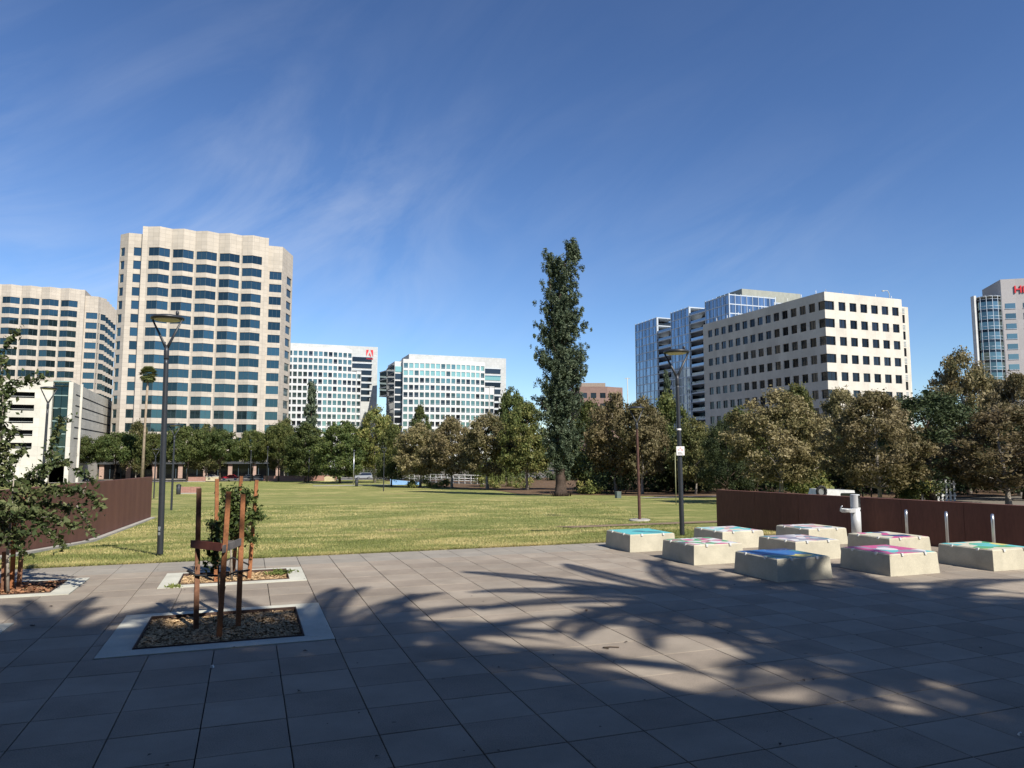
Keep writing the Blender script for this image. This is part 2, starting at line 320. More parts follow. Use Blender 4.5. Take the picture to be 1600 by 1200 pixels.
def tile_geo(bm_, r, z1, z0=-.028, g=.011, ch=.004, tx=0, M=None, m=0):
    u0, u1, v0, v1 = r; u0 += g / 2; u1 -= g / 2; v0 += g / 2; v1 -= g / 2
    lo = [(u0, v0), (u1, v0), (u1, v1), (u0, v1)]; hi = [(u0 + ch, v0 + ch), (u1 - ch, v0 + ch), (u1 - ch, v1 - ch), (u0 + ch, v1 - ch)]
    P = (lambda q, z: (*q, z)) if M is None else (lambda q, z: (*M(*q), z))
    base = len(bm_.v)
    bm_.v += [P(q, z0) for q in lo] + [P(q, z1 - ch) for q in lo] + [P(q, z1) for q in hi]
    for a in range(4):
        n_ = (a + 1) % 4
        for o in (0, 4):
            bm_.f.append((base + o + a, base + o + n_, base + o + 4 + n_, base + o + 4 + a)); bm_.m.append(m); bm_.sm.append(False); bm_.uv += [(0, 0)] * 4
    bm_.f.append((base + 8, base + 9, base + 10, base + 11)); bm_.m.append(m); bm_.sm.append(False); bm_.uv += [(0, 0)] * 4
TM = [TILE_A, TILE_B, TILE_C]; full_mesh = []
for m in range(3):
    b = MB(); tile_geo(b, (-TU / 2, TU / 2, -TV / 2, TV / 2), 0); full_mesh.append(b.mesh('paving_slab', TM[m]))
joined = MB()
for k, (vis, _, r, m, full, cx, cy) in enumerate(tiles):
    dz = rng.uniform(-.0015, .0015)
    if k < 299:
        if full: o = link('paving_slab', full_mesh[m], plaza, (cx, cy, dz), TH)
        else:
            w, h = (r[1] - r[0]) / 2, (r[3] - r[2]) / 2; b = MB(); tile_geo(b, (-w, w, -h, h), 0); o = b.build('paving_slab', TM[m], plaza, (cx, cy, dz), TH)
    else: tile_geo(joined, r, dz, M=xy, m=m)
o = joined.build('paving_slabs', TM, plaza); tag(o, kind='stuff')

# ------------------------------------------------------------------ tree pits
FRC = mat('pit_concrete', (.50, .49, .41), .85, .25, var=.10, vscale=1.6, fine=.12, bscale=60, bump=.2)
RUST = mat('steel_edging', (.075, .045, .035), .8, .3, var=.2, vscale=6)
CHIP = mat('wood_chips', (.52, .36, .20), .95, .1, var=.25, vscale=9, island=.45)
SOILP = mat('pit_soil', (.11, .08, .055), .95, .1, var=.3, vscale=8, fine=.4, bscale=40, bump=.8)
def chips(rect, n, z, m, seed, size=(.036, .009), hump=.03, name='wood_chips', parent=None):
    rg = np.random.RandomState(seed); u0, u1, v0, v1 = rect
    us = rg.uniform(u0, u1, n); vs = rg.uniform(v0, v1, n); a = rg.uniform(0, math.pi, n); l = rg.uniform(.4, 1.4, n) * size[0]; w = rg.uniform(.5, 1.5, n) * size[1]
    zz = z + rg.uniform(0, hump, n); tl = rg.uniform(-.35, .35, n)
    V = np.zeros((n, 4, 3)); ca, sa = np.cos(a), np.sin(a)
    for k, (e, f) in enumerate(((-1, -1), (1, -1), (1, 1), (-1, 1))):
        pu = us + e * l * ca - f * w * sa; pv = vs + e * l * sa + f * w * ca
        V[:, k, 0] = pu * B[0] + pv * A[0]; V[:, k, 1] = pu * B[1] + pv * A[1]; V[:, k, 2] = zz + e * l * tl + f * w * .4
    return quads(name, V.reshape(-1, 3), n, m, parent)
def quads(name, V, n, m, parent=None, link_it=True, k=4):
    me = bpy.data.meshes.new(name); me.vertices.add(len(V)); me.vertices.foreach_set('co', V.astype('f').ravel())
    me.loops.add(n * k); me.loops.foreach_set('vertex_index', np.arange(n * k, dtype='i')); me.polygons.add(n)
    me.polygons.foreach_set('loop_start', np.arange(0, n * k, k, dtype='i')); me.polygons.foreach_set('loop_total', np.full(n, k, 'i'))
    me.materials.append(m); me.update(calc_edges=True)
    if not link_it: return me
    o = link(name, me, parent); tag(o, kind='stuff'); return o
LITTER = mat('fallen_leaves', (.30, .15, .08), .8, .2, var=.3, vscale=8, island=.5)
pit_labels = ['large concrete framed tree pit with wood chips and three stakes', 'smaller concrete framed tree pit with weeds just before the lawn', 'concrete framed tree pit with reddish fallen leaves at the left edge', 'corner of concrete tree pit cut by the left border of the photo']
for (u0, u1, v0, v1, fw, ff), lab in zip(PITS, pit_labels):
    cx, cy = xy((u0 + u1) / 2, (v0 + v1) / 2)
    e = empty('tree_pit', (cx, cy, 0), TH); tag(e, lab, 'tree pit', 'tree pits set in the plaza paving')
    w, h = (u1 - u0) / 2 - .004, (v1 - v0) / 2 - .004
    O = [(-w, -h), (w, -h), (w, h), (-w, h)]; I = [(-w + fw, -h + ff), (w - fw, -h + ff), (w - fw, h - ff), (-w + fw, h - ff)]
    for a in range(4):
        n_ = (a + 1) % 4; b = MB(); g = .003
        q = [O[a], O[n_], I[n_], I[a]]; mxx = sum(p[0] for p in q) / 4; myy = sum(p[1] for p in q) / 4
        q = [(p[0] + (g if p[0] < mxx else -g), p[1] + (g if p[1] < myy else -g)) for p in q]
        b.hexa([(*p, -.10) for p in q] + [(*p, .012) for p in q]); b.build('frame_slab', FRC, e)
    iw, ih = w - fw, h - ff; t = .014
    b = MB()
    b.box(-iw, -ih, -.12, iw, -ih + t, .03); b.box(-iw, ih - t, -.12, iw, ih, .03); b.box(-iw, -ih + t, -.12, -iw + t, ih - t, .03); b.box(iw - t, -ih + t, -.12, iw, ih - t, .03)
    b.build('steel_edging', RUST, e)
    b = MB(); N = 8; rg = random.Random(int(u0 * 100))
    H = [[-.055 + .03 * rg.random() * (0 < i < N and 0 < j < N) for j in range(N + 1)] for i in range(N + 1)]
    P = lambda i, j: (-iw + t + (iw - t) * 2 * i / N, -ih + t + (ih - t) * 2 * j / N, H[i][j])
    for i in range(N):
        for j in range(N): b.face([P(i, j), P(i + 1, j), P(i + 1, j + 1), P(i, j + 1)], smooth=True)
    b.build('soil', SOILP, e)
    r = (u0 + fw + .04, u1 - fw - .04, v0 + ff + .04, v1 - ff - .04)
    o = chips(r, int(4800 * (r[1] - r[0]) * (r[3] - r[2])), -.045, CHIP, int(v0 * 10) + 3)
    o.parent = e; o.matrix_parent_inverse = Matrix.Translation((cx, cy, 0)).to_4x4().inverted() if False else (Matrix.LocRotScale(Vector((cx, cy, 0)), Matrix.Rotation(TH, 3, 'Z'), None)).inverted()
    if lab.startswith('concrete framed tree pit with reddish'):
        o = chips(r, 900, -.02, LITTER, 77, (.045, .03), .05, 'leaf_litter'); o.parent = e; o.matrix_parent_inverse = (Matrix.LocRotScale(Vector((cx, cy, 0)), Matrix.Rotation(TH, 3, 'Z'), None)).inverted()

# ------------------------------------------------------------------ stakes
WOOD = [mat('stake_wood', (.30, .125, .055), .8, .2, var=.22, vscale=5, fine=.25, bscale=30, coords='obj'),
        mat('stake_wood_weathered', (.20, .10, .06), .85, .2, var=.25, vscale=5, fine=.25, bscale=30, coords='obj')]
BOARD_R = mat('board_redbrown', (.15, .045, .03), .7, .3, var=.2, vscale=6)
BOARD_G = mat('board_grey', (.13, .12, .115), .85, .2, var=.2, vscale=7)
BOARD_L = mat('board_pale', (.50, .32, .17), .8, .2, var=.15, vscale=6)
RUBBER = mat('rubber_tie', (.015, .015, .016), .7, .3)
def stake(name, base, top, s, m, parent, O):
    b = MB(); base = Vector(base) - Vector(O); top = Vector(top) - Vector(O); ax = (top - base).normalized()
    X = Vector((math.cos(.5), math.sin(.5), 0)); Y = ax.cross(X).normalized(); X = Y.cross(ax)
    c = []
    for p, k in ((base, 1), (top, .93)):
        for i, j in ((-1, -1), (1, -1), (1, 1), (-1, 1)): c.append(tuple(p + X * i * s * k / 2 + Y * j * s * k / 2))
    b.hexa(c); return b.build(name, m, parent)
def plank(name, p0, p1, h, t, m, parent, O):
    b = MB(); p0 = Vector(p0) - Vector(O); p1 = Vector(p1) - Vector(O); d = (p1 - p0); n = Vector((-d.y, d.x, 0)).normalized() * t / 2; up = Vector((0, 0, h / 2))
    b.hexa([tuple(q) for q in (p0 - n - up, p1 - n - up, p1 + n - up, p0 + n - up, p0 - n + up, p1 - n + up, p1 + n + up, p0 + n + up)]); return b.build(name, m, parent)
def strip(name, pts, m, parent, O, r=.012, flat=2.4):
    b = MB(); b.tube([Vector(p) - Vector(O) for p in pts], r, 6, flat=flat); return b.build(name, m, parent)
fr_posts = [((306, 986), (311, 763)), ((342, 998), (357, 768)), ((372, 981), (379.5, 772))]
O1 = gp(340, 985); fs = empty('stake_frame', O1); tag(fs, 'three reddish wooden stakes with dark crossboards in the large front tree pit', 'tree stakes', 'stake frames round young trees')
tops = []
for k, (bb, tt) in enumerate(fr_posts):
    p = gp(*bb, -.05); q = at(*tt, p.y + (.0 if k != 1 else .05)); stake('stake', p, q, .072, WOOD[1 if k == 0 else 0], fs, O1); tops.append((p, q))
def onst(k, py):
    p, q = tops[k]; z = zat(py, p.y); f = (z - p.z) / (q.z - p.z); return p + (q - p) * f
a0, a1, a2 = onst(0, 850), onst(1, 855), onst(2, 850); off = Vector((0, -.055, 0))
d01 = (a1 - a0).normalized(); plank('crossboard', a0 + off - d01 * .14, a1 + off - d01 * .03, .115, .025, BOARD_R, fs, O1)
d12 = (a2 - a1).normalized(); plank('crossboard', a1 + off * 1.4 - d12 * .03 + Vector((.02, -.01, -.02)), a2 + off * 1.2 + d12 * .13 + Vector((0, 0, .05)), .105, .025, BOARD_G, fs, O1)
d02 = (a2 - a0).normalized(); plank('crossboard', a0 - off - d02 * .1, a2 - off + d02 * .02, .1, .025, BOARD_G, fs, O1)
t0, t1, t2 = onst(0, 900), onst(1, 905), onst(2, 895); tr = gp(341, 985) + Vector((0, .18, 0)); tr.z = t1.z - .03
strip('rubber_tie', [t0 + Vector((-.13, -.05, .09)), t0 + Vector((0, -.05, .02)), tr], RUBBER, fs, O1)
strip('rubber_tie', [tr, t2 + Vector((-.02, -.05, .03)), t2 + Vector((.16, -.05, .05))], RUBBER, fs, O1)
bk = [((338, 912), (338.5, 748)), ((388, 909), (377, 745)), ((366, 898), (372, 760)), ((391, 905), (400, 752))]
O2 = gp(368, 905); bs = empty('stake_frame', O2); tag(bs, 'orange brown stakes with one pale crossboard round the bushy young tree by the lawn', 'tree stakes', 'stake frames round young trees')
tops = []
for k, (bb, tt) in enumerate([((337, 911), (339, 748)), ((389, 906), (401, 750)), ((364, 897), (377, 744))]):
    p = gp(*bb, -.05); q = at(*tt, p.y); stake('stake', p, q, .075, WOOD[0], bs, O2); tops.append((p, q))
plank('crossboard', onst(2, 818) + Vector((-.3, -.06, 0)), onst(1, 817) + Vector((.06, -.06, 0)), .10, .025, BOARD_L, bs, O2)
strip('rubber_tie', [onst(0, 885) + off, gp(362, 905) + Vector((0, 0, .45)), onst(1, 882) + off], RUBBER, bs, O2)
O3 = gp(18, 925); ls = empty('stake_frame', O3); tag(ls, 'leaning wooden stakes holding the leafy pear tree at the left edge', 'tree stakes', 'stake frames round young trees')
tops = []
for k, (bb, tt) in enumerate([((5, 926), (7, 862)), ((18, 925), (25, 765)), ((29, 925), (41, 757))]):
    p = gp(*bb, -.05); q = at(*tt, p.y); stake('stake', p, q, .08, WOOD[(k + 1) % 2], ls, O3)

# ------------------------------------------------------------------ leaves
def leaf_cloud(rg, P, N, size, aspect=.55, fold=.25, sv=.35, align=.5):
    """P: points, N: outward normals; rhombic leaf per point"""
    n = len(P); nr = rg.normal(size=(n, 3)); nr /= np.linalg.norm(nr, axis=1)[:, None]
    nm = N * align + nr * (1 - align); nm /= np.linalg.norm(nm, axis=1)[:, None] + 1e-9
    t = np.cross(nm, rg.normal(size=(n, 3))); t /= np.linalg.norm(t, axis=1)[:, None] + 1e-9; bt = np.cross(nm, t)
    s = size * np.exp(rg.normal(0, sv, n))[:, None]
    V = np.zeros((n, 4, 3)); V[:, 0] = P - t * s; V[:, 2] = P + t * s; V[:, 1] = P + bt * s * aspect + nm * s * fold; V[:, 3] = P - bt * s * aspect + nm * s * fold
    return V.reshape(-1, 3)
def clump_points(rg, C, R, n, shell=.33, flat=.8):
    w = R ** 2; idx = rg.choice(len(C), n, p=w / w.sum()); d = rg.normal(size=(n, 3)); d /= np.linalg.norm(d, axis=1)[:, None]
    r = rg.uniform(0, 1, n) ** shell; rr = R[idx][:, None] * r[:, None] * (1 + .25 * rg.normal(size=(n, 1)))
    return C[idx] + d * rr * np.array([1, 1, flat]), d
def env_clumps(rg, K, H, W, h0, prof, rad, fill=.35):
    """clump centres inside a crown of height H, width W; prof(h 0..1)->relative radius"""
    C, R = [], []
    lob = rg.uniform(0, 6.28, 3)
    while len(C) < K:
        h = rg.uniform(0, 1); a = rg.uniform(0, 2 * math.pi); lf = 1 + .16 * math.sin(2 * a + lob[0] + h * 3) + .12 * math.sin(3 * a + lob[1] - h * 5)
        q = rg.uniform(fill, 1) ** .6; r = prof(h) * W / 2 * lf * q
        if rg.uniform() > (prof(h) + .15): continue
        rc = rad * rg.uniform(.45, 1.6); C.append((r * math.cos(a), r * math.sin(a), h0 + (H - h0) * h - rc * .3)); R.append(rc)
    return np.array(C), np.array(R)
def limbs(rg, C, H, h0, r0, nl, lean=0.):
    b = MB(); top = h0 + (H - h0) * .72; rg2 = random.Random(int(rg.randint(9999)))
    pts = []; x = y = 0
    for i in range(7):
        z = top * i / 6; pts.append(Vector((x, y, z))); x += rg2.uniform(-1, 1) * .03 * H * .5 + lean * .1; y += rg2.uniform(-1, 1) * .03 * H * .5
    rad = [r0 * (1.35 if i == 0 else 1) * (1 - .8 * i / 6) for i in range(7)]; b.tube(pts, rad, 8)
    for k in rg.choice(len(C), min(nl, len(C)), replace=False):
        c = Vector(C[k]); hz = min(max(h0 * .75, c.z - (c.xy.length) * .8), top * .95); i = min(5, int(hz / top * 6)); f = hz / top * 6 - i; s = pts[i].lerp(pts[i + 1], f)
        mid = s.lerp(c, .5) + Vector((rg2.uniform(-.2, .2), rg2.uniform(-.2, .2), -.06 * c.xy.length)); rr = rad[i] * .42
        b.tube([s, mid, c], [rr, rr * .6, rr * .18], 5, caps=False)
    return b
OVAL = lambda h: math.sin(math.pi * min(1, max(0, .12 + .88 * h)) ** .85) ** .7
ROUND = lambda h: max(0, 1 - (2 * h - .85) ** 2 * .8) ** .5 if h > .0 else .3
DOME = lambda h: (1 - h ** 2.4) ** .5 * (.75 + .25 * min(1, h * 4))
CONE = lambda h: (1 - h) ** .8 * .95 + .05
BARK_P = mat('pale_bark', (.36, .32, .27), .9, .1, var=.3, vscale=2.5, coords='obj', fine=.2, bscale=12)
BARK_D = mat('dark_bark', (.10, .075, .055), .95, .1, var=.25, vscale=3, coords='obj')
BARK_R = mat('redwood_bark', (.085, .062, .048), .95, .1, var=.3, vscale=1.2, coords='obj', fine=.3, bscale=6, bump=.6)
LF = {
 'sycamore': leafmat('sycamore_leaves', (.08, .078, .03), (.195, .155, .072), (.30, .24, .14), .45, .3),
 'syc_yellow': leafmat('yellowing_leaves', (.08, .10, .026), (.16, .165, .048), (.27, .22, .08), .5, .3),
 'oak': leafmat('oak_leaves', (.022, .036, .013), (.042, .062, .022), (.075, .092, .035), .6, .12),
 'green': leafmat('street_tree_leaves', (.04, .058, .016), (.078, .098, .026), (.13, .135, .04), .5, .25),
 'olive': leafmat('olive_leaves', (.058, .072, .022), (.10, .105, .036), (.16, .14, .052), .5, .25),
 'redwood': leafmat('redwood_needles', (.03, .045, .025), (.062, .082, .045), (.12, .14, .08), .8, .1),
 'pear': leafmat('pear_leaves', (.04, .06, .02), (.08, .105, .035), (.18, .19, .08), 2.0, .22),
 'bushy': leafmat('bushy_leaves', (.035, .055, .016), (.07, .095, .025), (.14, .155, .04), 3.0, .22),
 'willow': leafmat('willow_leaves', (.09, .13, .03), (.15, .19, .05), (.22, .25, .08), 1.0, .3),
 'palm': leafmat('palm_leaves', (.08, .10, .03), (.15, .17, .06), (.26, .24, .10), 1.0, .2),
}
VAR = {}
def variant(key, i):
    """returns (trunk mesh, crown mesh, H, W) - shared between alike trees"""
    k = (key, i)
    if k in VAR: return VAR[k]
    rg = np.random.RandomState(sum(map(ord, key)) * 7 + i * 13)
    P = dict(
        near_syc=(9, 7.5, 2.2, OVAL, 260, .5, 34000, .085, 'sycamore', BARK_P, .17, 26, .3),
        far_syc=(12, 9, 3.0, OVAL, 210, .74, 24000, .14, 'sycamore', BARK_P, .22, 18, .3),
        yel_syc=(12, 9, 3.0, OVAL, 210, .74, 24000, .14, 'syc_yellow', BARK_P, .22, 18, .3),
        near_oak=(10, 9, 1.8, DOME, 200, .7, 38000, .085, 'oak', BARK_D, .28, 16, .4),
        mid_oak=(12, 10, 1.5, DOME, 170, .85, 20000, .17, 'oak', BARK_D, .28, 12, .4),
        street=(11, 12, 4.9, DOME, 190, .8, 26000, .15, 'green', BARK_D, .22, 16, .3),
        olive=(12, 10, 2.4, OVAL, 190, .82, 22000, .16, 'olive', BARK_P, .2, 16, .3),
        green=(12, 9.5, 2.0, OVAL, 190, .82, 22000, .15, 'green', BARK_D, .2, 14, .3),
        conifer=(20, 8, 1.5, CONE, 130, .9, 12000, .28, 'redwood', BARK_D, .3, 10, .2),
    )[key]
    H, Wd, h0, prof, K, rad, n, sz, leaf, bark, tr, nl, fill = P
    C, R = env_clumps(rg, K, H, Wd, h0, prof, rad, fill); tb = limbs(rg, C, H, h0, tr, nl)
    Pn, N = clump_points(rg, C, R, n, .45, .75); V = leaf_cloud(rg, Pn, N, sz, .6, .2)
    VAR[k] = (tb.mesh('trunk', bark), quads('crown', V, n, LF[leaf], link_it=False), H, Wd); return VAR[k]
def tree(name, key, i, px, d, top, wpx, label, group, rz=None, ground=None):
    tm, cm, H, Wd = variant(key, i); p = on(px, d); h = zat(top, d) - p.z; w = wpx * d / FPX
    e = empty(name, p, rz if rz is not None else (px * 1.7) % 6.28); s = (w / Wd, w / Wd, h / H)
    t = link('trunk', tm, e); t.scale = s; c = link('crown', cm, e); c.scale = s
    tag(e, label, 'tree', group); return e

G1 = 'dark green street trees along the far edge of the lawn'
for k, (px, d, top, w, lab) in enumerate([
    (18, 182, 664, 100, 'rounded green street tree in front of the parking garage, leftmost of the row'),
    (112, 184, 680, 78, 'low yellowish green street tree right below the garage stair glass'),
    (180, 186, 676, 76, 'dark street tree beside the dark garage entrance, left of the tall palm'),
    (238, 186, 676, 66, 'street tree behind the tall thin palm trunk'),
    (293, 183, 668, 78, 'street tree with pinkish pale trunk just right of the big lamp post'),
    (345, 184, 672, 74, 'street tree whose crown stands above the red car'),
    (395, 186, 672, 60, 'street tree in front of the right corner of the tall beige tower'),
    (436, 182, 662, 66, 'taller street tree directly right of the beige tower base')]):
    tree('street_tree', 'street', k % 3, px, d, top, w, lab, G1)
tree('street_tree', 'olive', 0, 322, 205, 664, 60, 'light olive tree peeping over the street tree row before the tower windows', G1)
tree('street_tree', 'olive', 1, 213, 205, 655, 40, 'small loose tree right behind the palm trunk, against the tower', G1)
G2 = 'mixed trees left of the redwood'
for k, (n_, key, i, px, d, top, w, lab) in enumerate([
    ('broadleaf_tree', 'green', 0, 478, 175, 662, 76, 'dark green tree below the small dark conifer'),
    ('broadleaf_tree', 'olive', 2, 445, 195, 655, 50, 'greyish olive tree touching the right edge of the beige tower'),
    ('broadleaf_tree', 'green', 1, 532, 160, 655, 82, 'broad dark green tree in front of the white building with the red sign'),
    ('sycamore_tree', 'yel_syc', 0, 586, 165, 636, 74, 'yellow green tree standing below the glass bridge between the white buildings'),
    ('broadleaf_tree', 'green', 2, 612, 140, 665, 50, 'narrow dark green tree left of the first brown autumn tree'),
    ('sycamore_tree', 'far_syc', 0, 657, 132, 660, 76, 'brown autumn tree with its trunk beside the pale blue ramp wall'),
    ('broadleaf_tree', 'green', 0, 656, 190, 634, 40, 'green tree top rising above the brown trees before the white building'),
    ('sycamore_tree', 'far_syc', 1, 706, 128, 652, 78, 'brown green autumn tree in front of the white railing'),
    ('sycamore_tree', 'far_syc', 2, 762, 118, 645, 90, 'broad reddish brown autumn tree below the right end of the white building'),
    ('broadleaf_tree', 'green', 1, 800, 170, 602, 62, 'tall green tree top at the right corner of the white terraced building'),
    ('sycamore_tree', 'yel_syc', 1, 824, 112, 628, 84, 'brown yellow autumn tree just left of the redwood')]):
    tree(n_, key, i, px, d, top, w, lab, G2)
tree('conifer_tree', 'conifer', 0, 483, 235, 596, 36, 'small pointed dark conifer in front of the left white building', None)
tree('conifer_tree', 'conifer', 0, 1044, 130, 578, 26, 'thin brown tipped conifer peeping out before the blue glass balconies', None, 2.0)
G3 = 'riverside trees on the right'
for k, (n_, key, i, px, d, top, w, lab) in enumerate([
    ('sycamore_tree', 'far_syc', 0, 962, 92, 612, 96, 'golden brown sycamore right beside the redwood'),
    ('sycamore_tree', 'far_syc', 1, 1003, 88, 622, 84, 'golden sycamore with pale trunk behind the rusty brown lamp post'),
    ('broadleaf_tree', 'green', 0, 922, 112, 628, 92, 'dark green tree right behind the redwood trunk, below the brick building'),
    ('broadleaf_tree', 'green', 2, 1046, 104, 616, 74, 'olive green tree between the rusty lamp post and the black one'),
    ('broadleaf_tree', 'olive', 0, 1086, 84, 655, 74, 'olive green tree directly behind the black lamp post with the white sign'),
    ('oak_tree', 'mid_oak', 0, 1066, 96, 668, 90, 'dark evergreen behind the white sign on the lamp post'),
    ('oak_tree', 'near_oak', 0, 1135, 70, 655, 84, 'dark green tree above the left end of the right rust wall'),
    ('broadleaf_tree', 'green', 1, 1165, 86, 632, 92, 'green tree before the shaded face of the cream office block'),
    ('sycamore_tree', 'near_syc', 0, 1218, 56, 610, 160, 'large brown sycamore standing behind the right rust wall below the office corner'),
    ('sycamore_tree', 'yel_syc', 2, 1248, 88, 600, 70, 'yellow green treetop poking up beside the office corner'),
    ('sycamore_tree', 'near_syc', 1, 1318, 66, 606, 100, 'thin greyish sycamore behind and left of the white trunked one'),
    ('sycamore_tree', 'near_syc', 2, 1370, 46, 612, 156, 'spreading autumn sycamore with whitish trunk behind the drinking fountain'),
    ('oak_tree', 'near_oak', 1, 1452, 58, 612, 200, 'large dense dark oak between the two rightmost sycamores'),
    ('oak_tree', 'near_oak', 0, 1290, 64, 672, 100, 'low dark evergreen filling the gap left of the white trunked sycamore'),
    ('sycamore_tree', 'near_syc', 0, 1512, 74, 548, 130, 'tall sycamore rising highest at the right, before the hotel'),
    ('sycamore_tree', 'near_syc', 1, 1590, 66, 582, 120, 'sycamore crown under the curved hotel glass at the right border'),
    ('sycamore_tree', 'near_syc', 1, 1572, 43, 636, 190, 'rusty brown sycamore with pale trunk at the far right behind the wall'),
    ('oak_tree', 'near_oak', 1, 1600, 60, 660, 150, 'dark evergreen behind the rightmost rusty sycamore')]):
    tree(n_, key, i, px, d, top, w, lab, G3)
# dense undergrowth of the river corridor (nobody could count it)
rg = np.random.RandomState(5); C, R = [], []
for _ in range(900):
    px = rg.uniform(905, 1720); d = rg.uniform(90, 128); p = on(px, d)
    C.append((p.x, d, p.z + rg.uniform(.2, 7.0) * (0.75 if px < 1000 else 1))); R.append(rg.uniform(.9, 1.9))
for _ in range(260):
    px = rg.uniform(600, 915); d = rg.uniform(174, 192); p = on(px, d); C.append((p.x, d, p.z + rg.uniform(.2, 5.5))); R.append(rg.uniform(.9, 1.8))
for _ in range(150):
    px = rg.uniform(440, 610); d = rg.uniform(222, 240); p = on(px, d); C.append((p.x, d, p.z + rg.uniform(.2, 9))); R.append(rg.uniform(1.2, 2.4))
for _ in range(220):
    px = rg.uniform(1230, 1700); d = rg.uniform(70, 84); p = on(px, d); C.append((p.x, d, p.z + rg.uniform(.2, 3.6))); R.append(rg.uniform(.7, 1.4))
Pn, N = clump_points(rg, np.array(C), np.array(R), 110000, .4); o = quads('undergrowth', leaf_cloud(rg, Pn, N, .2, .6, .2), 110000, LF['oak'])
tag(o, 'dense dark undergrowth along the river behind the trees', 'undergrowth')
C, R = [], []
for px0, px1, d0, d1, hh, n_ in ((640, 700, 128, 134, 1.2, 14), (905, 935, 88, 92, 1.6, 8), (1195, 1290, 58, 62, 2.6, 30), (1410, 1480, 56, 60, 1.6, 12), (740, 830, 125, 135, 1.5, 16)):
    for _ in range(n_):
        px = rg.uniform(px0, px1); d = rg.uniform(d0, d1); p = on(px, d); C.append((p.x, d, p.z + rg.uniform(.1, hh))); R.append(rg.uniform(.4, .9))
Pn, N = clump_points(rg, np.array(C), np.array(R), 14000, .4); o = quads('low_bushes', leaf_cloud(rg, Pn, N, .13, .5, .2), 14000, LF['syc_yellow'])
tag(o, 'yellow green bushes at the foot of the trees', 'bushes')
# willow
wb = on(775, 135); e = empty('willow_tree', wb); tag(e, 'pale green weeping willow between the trunks left of the redwood', 'tree')
rg = np.random.RandomState(8); P_, N_ = [], []
for s in range(230):
    a = rg.uniform(0, 6.28); r = rg.uniform(.5, 3.6); x, y = r * 1.25 * math.cos(a), r * math.sin(a); zt = 6.0 - r * .5 + rg.uniform(-.5, .4); n_ = int(zt / .11)
    for q in range(n_): P_.append((x + .05 * rg.normal() + x * .02 * q * .1, y + .05 * rg.normal(), zt - q * .1)); N_.append((math.cos(a), math.sin(a), 0))
quads('crown', leaf_cloud(rg, np.array(P_), np.array(N_), .12, .35, .1, align=.6), len(P_), LF['willow'], e).pop('kind', None)
tb = MB(); tb.tube([(0, 0, 0), (.2, .1, 2.5), (0, 0, 5)], [.3, .2, .08], 8)
for k in range(7): tb.tube([(.1, .05, 2 + k * .4), (1.6 * math.cos(k * 2.1), 1.6 * math.sin(k * 2.1), 4.5), (2.8 * math.cos(k * 2.1), 2.6 * math.sin(k * 2.1), 4.6)], [.1, .06, .02], 5)
tb.build('trunk', BARK_D, e)

# ---- the redwood
rp = on(876, 85); RW = empty('redwood_tree', rp); tag(RW, 'tall dark green twin topped redwood standing alone on the lawn', 'tree')
rg = np.random.RandomState(11); k85 = 85 / FPX
outl = [(385, -14, 40), (400, -18, 42), (408, -24, 44), (430, -32, 44), (450, -36, 36), (470, -38, 40), (500, -40, 40), (520, -42, 46), (550, -44, 46), (580, -42, 48), (600, -40, 44), (620, -42, 40), (650, -38, 36), (690, -36, 38), (715, -30, 30), (738, -8, 14)]
Lf = np.array([[zat(y, 85) - rp.z, l * k85, r * k85] for y, l, r in outl])[::-1]
C, R, D = [], [], []
Hh = zat(378, 85) - rp.z
def width_at(z, ang):
    l = np.interp(z, Lf[:, 0], Lf[:, 1]); r = np.interp(z, Lf[:, 0], Lf[:, 2]); cx = (l + r) / 2; hw = (r - l) / 2 - .25 - .35 * min(1, z / 22); return cx, hw
tb = MB(); tz = [0, .5, 1.5, 5, 10, 18, 24, Hh - 2]; tr_ = [.98, .70, .60, .55, .46, .3, .18, .05]
tp = [Vector((.0 + (width_at(max(z, 4), 0)[0] * min(1, z / 14)), 0, z)) for z in tz]; tb.tube(tp, tr_, 14)
tb.tube([Vector((tp[4].x - .1, .1, 11)), Vector((-.6, .1, 17)), Vector((-1.35, .1, zat(402, 85) - rp.z))], [.3, .2, .05], 8)
nb = 0
while nb < 470:
    z = rg.uniform(2.6, Hh) if rg.uniform() < .93 else rg.uniform(2.2, 6); a = rg.uniform(0, 2 * math.pi); cx, hw = width_at(z, a)
    if z > zat(412, 85) - rp.z:             # two separate tops
        left = rg.uniform() < .35 and z < zat(398, 85) - rp.z + .3
        cx, hw = ((-1.35, .4) if left else (1.55, .85 * min(1, (Hh - z) / 2 + .45)))
    L_ = hw * (.70 + .52 * rg.uniform()) * (1 if z < 22 else .86) ; x0 = cx * .5 if z < zat(412, 85) - rp.z else cx
    ex, ey, ez = cx + L_ * math.cos(a), .8 * L_ * math.sin(a), z + .42 * L_ + .5 * rg.uniform(-1, 1)
    if z < 20 and nb % 3 == 0: tb.tube([Vector((x0 * .8, 0, z)), Vector(((x0 + ex) / 2, ey / 2, z - .15)), Vector((ex, ey, ez))], [.07, .05, .015], 4, caps=False)
    m_ = max(2, int(L_ / .55))
    for q in range(1, m_ + 1):
        f = q / m_
        if f < .12: continue
        C.append((x0 + (ex - x0) * f + rg.normal() * .15, ey * f + rg.normal() * .15, z + (ez - z) * f - .25 * math.sin(f * 3.14) + rg.normal() * .1)); R.append((.24 + .40 * rg.uniform()) * (1.2 - .62 * f)); D.append((math.cos(a), math.sin(a)))
    nb += 1
C = np.array(C); R = np.array(R); D = np.array(D); n = 120000
idx = rg.choice(len(C), n, p=R ** 2 / (R ** 2).sum()); d = rg.normal(size=(n, 3)); d /= np.linalg.norm(d, axis=1)[:, None]
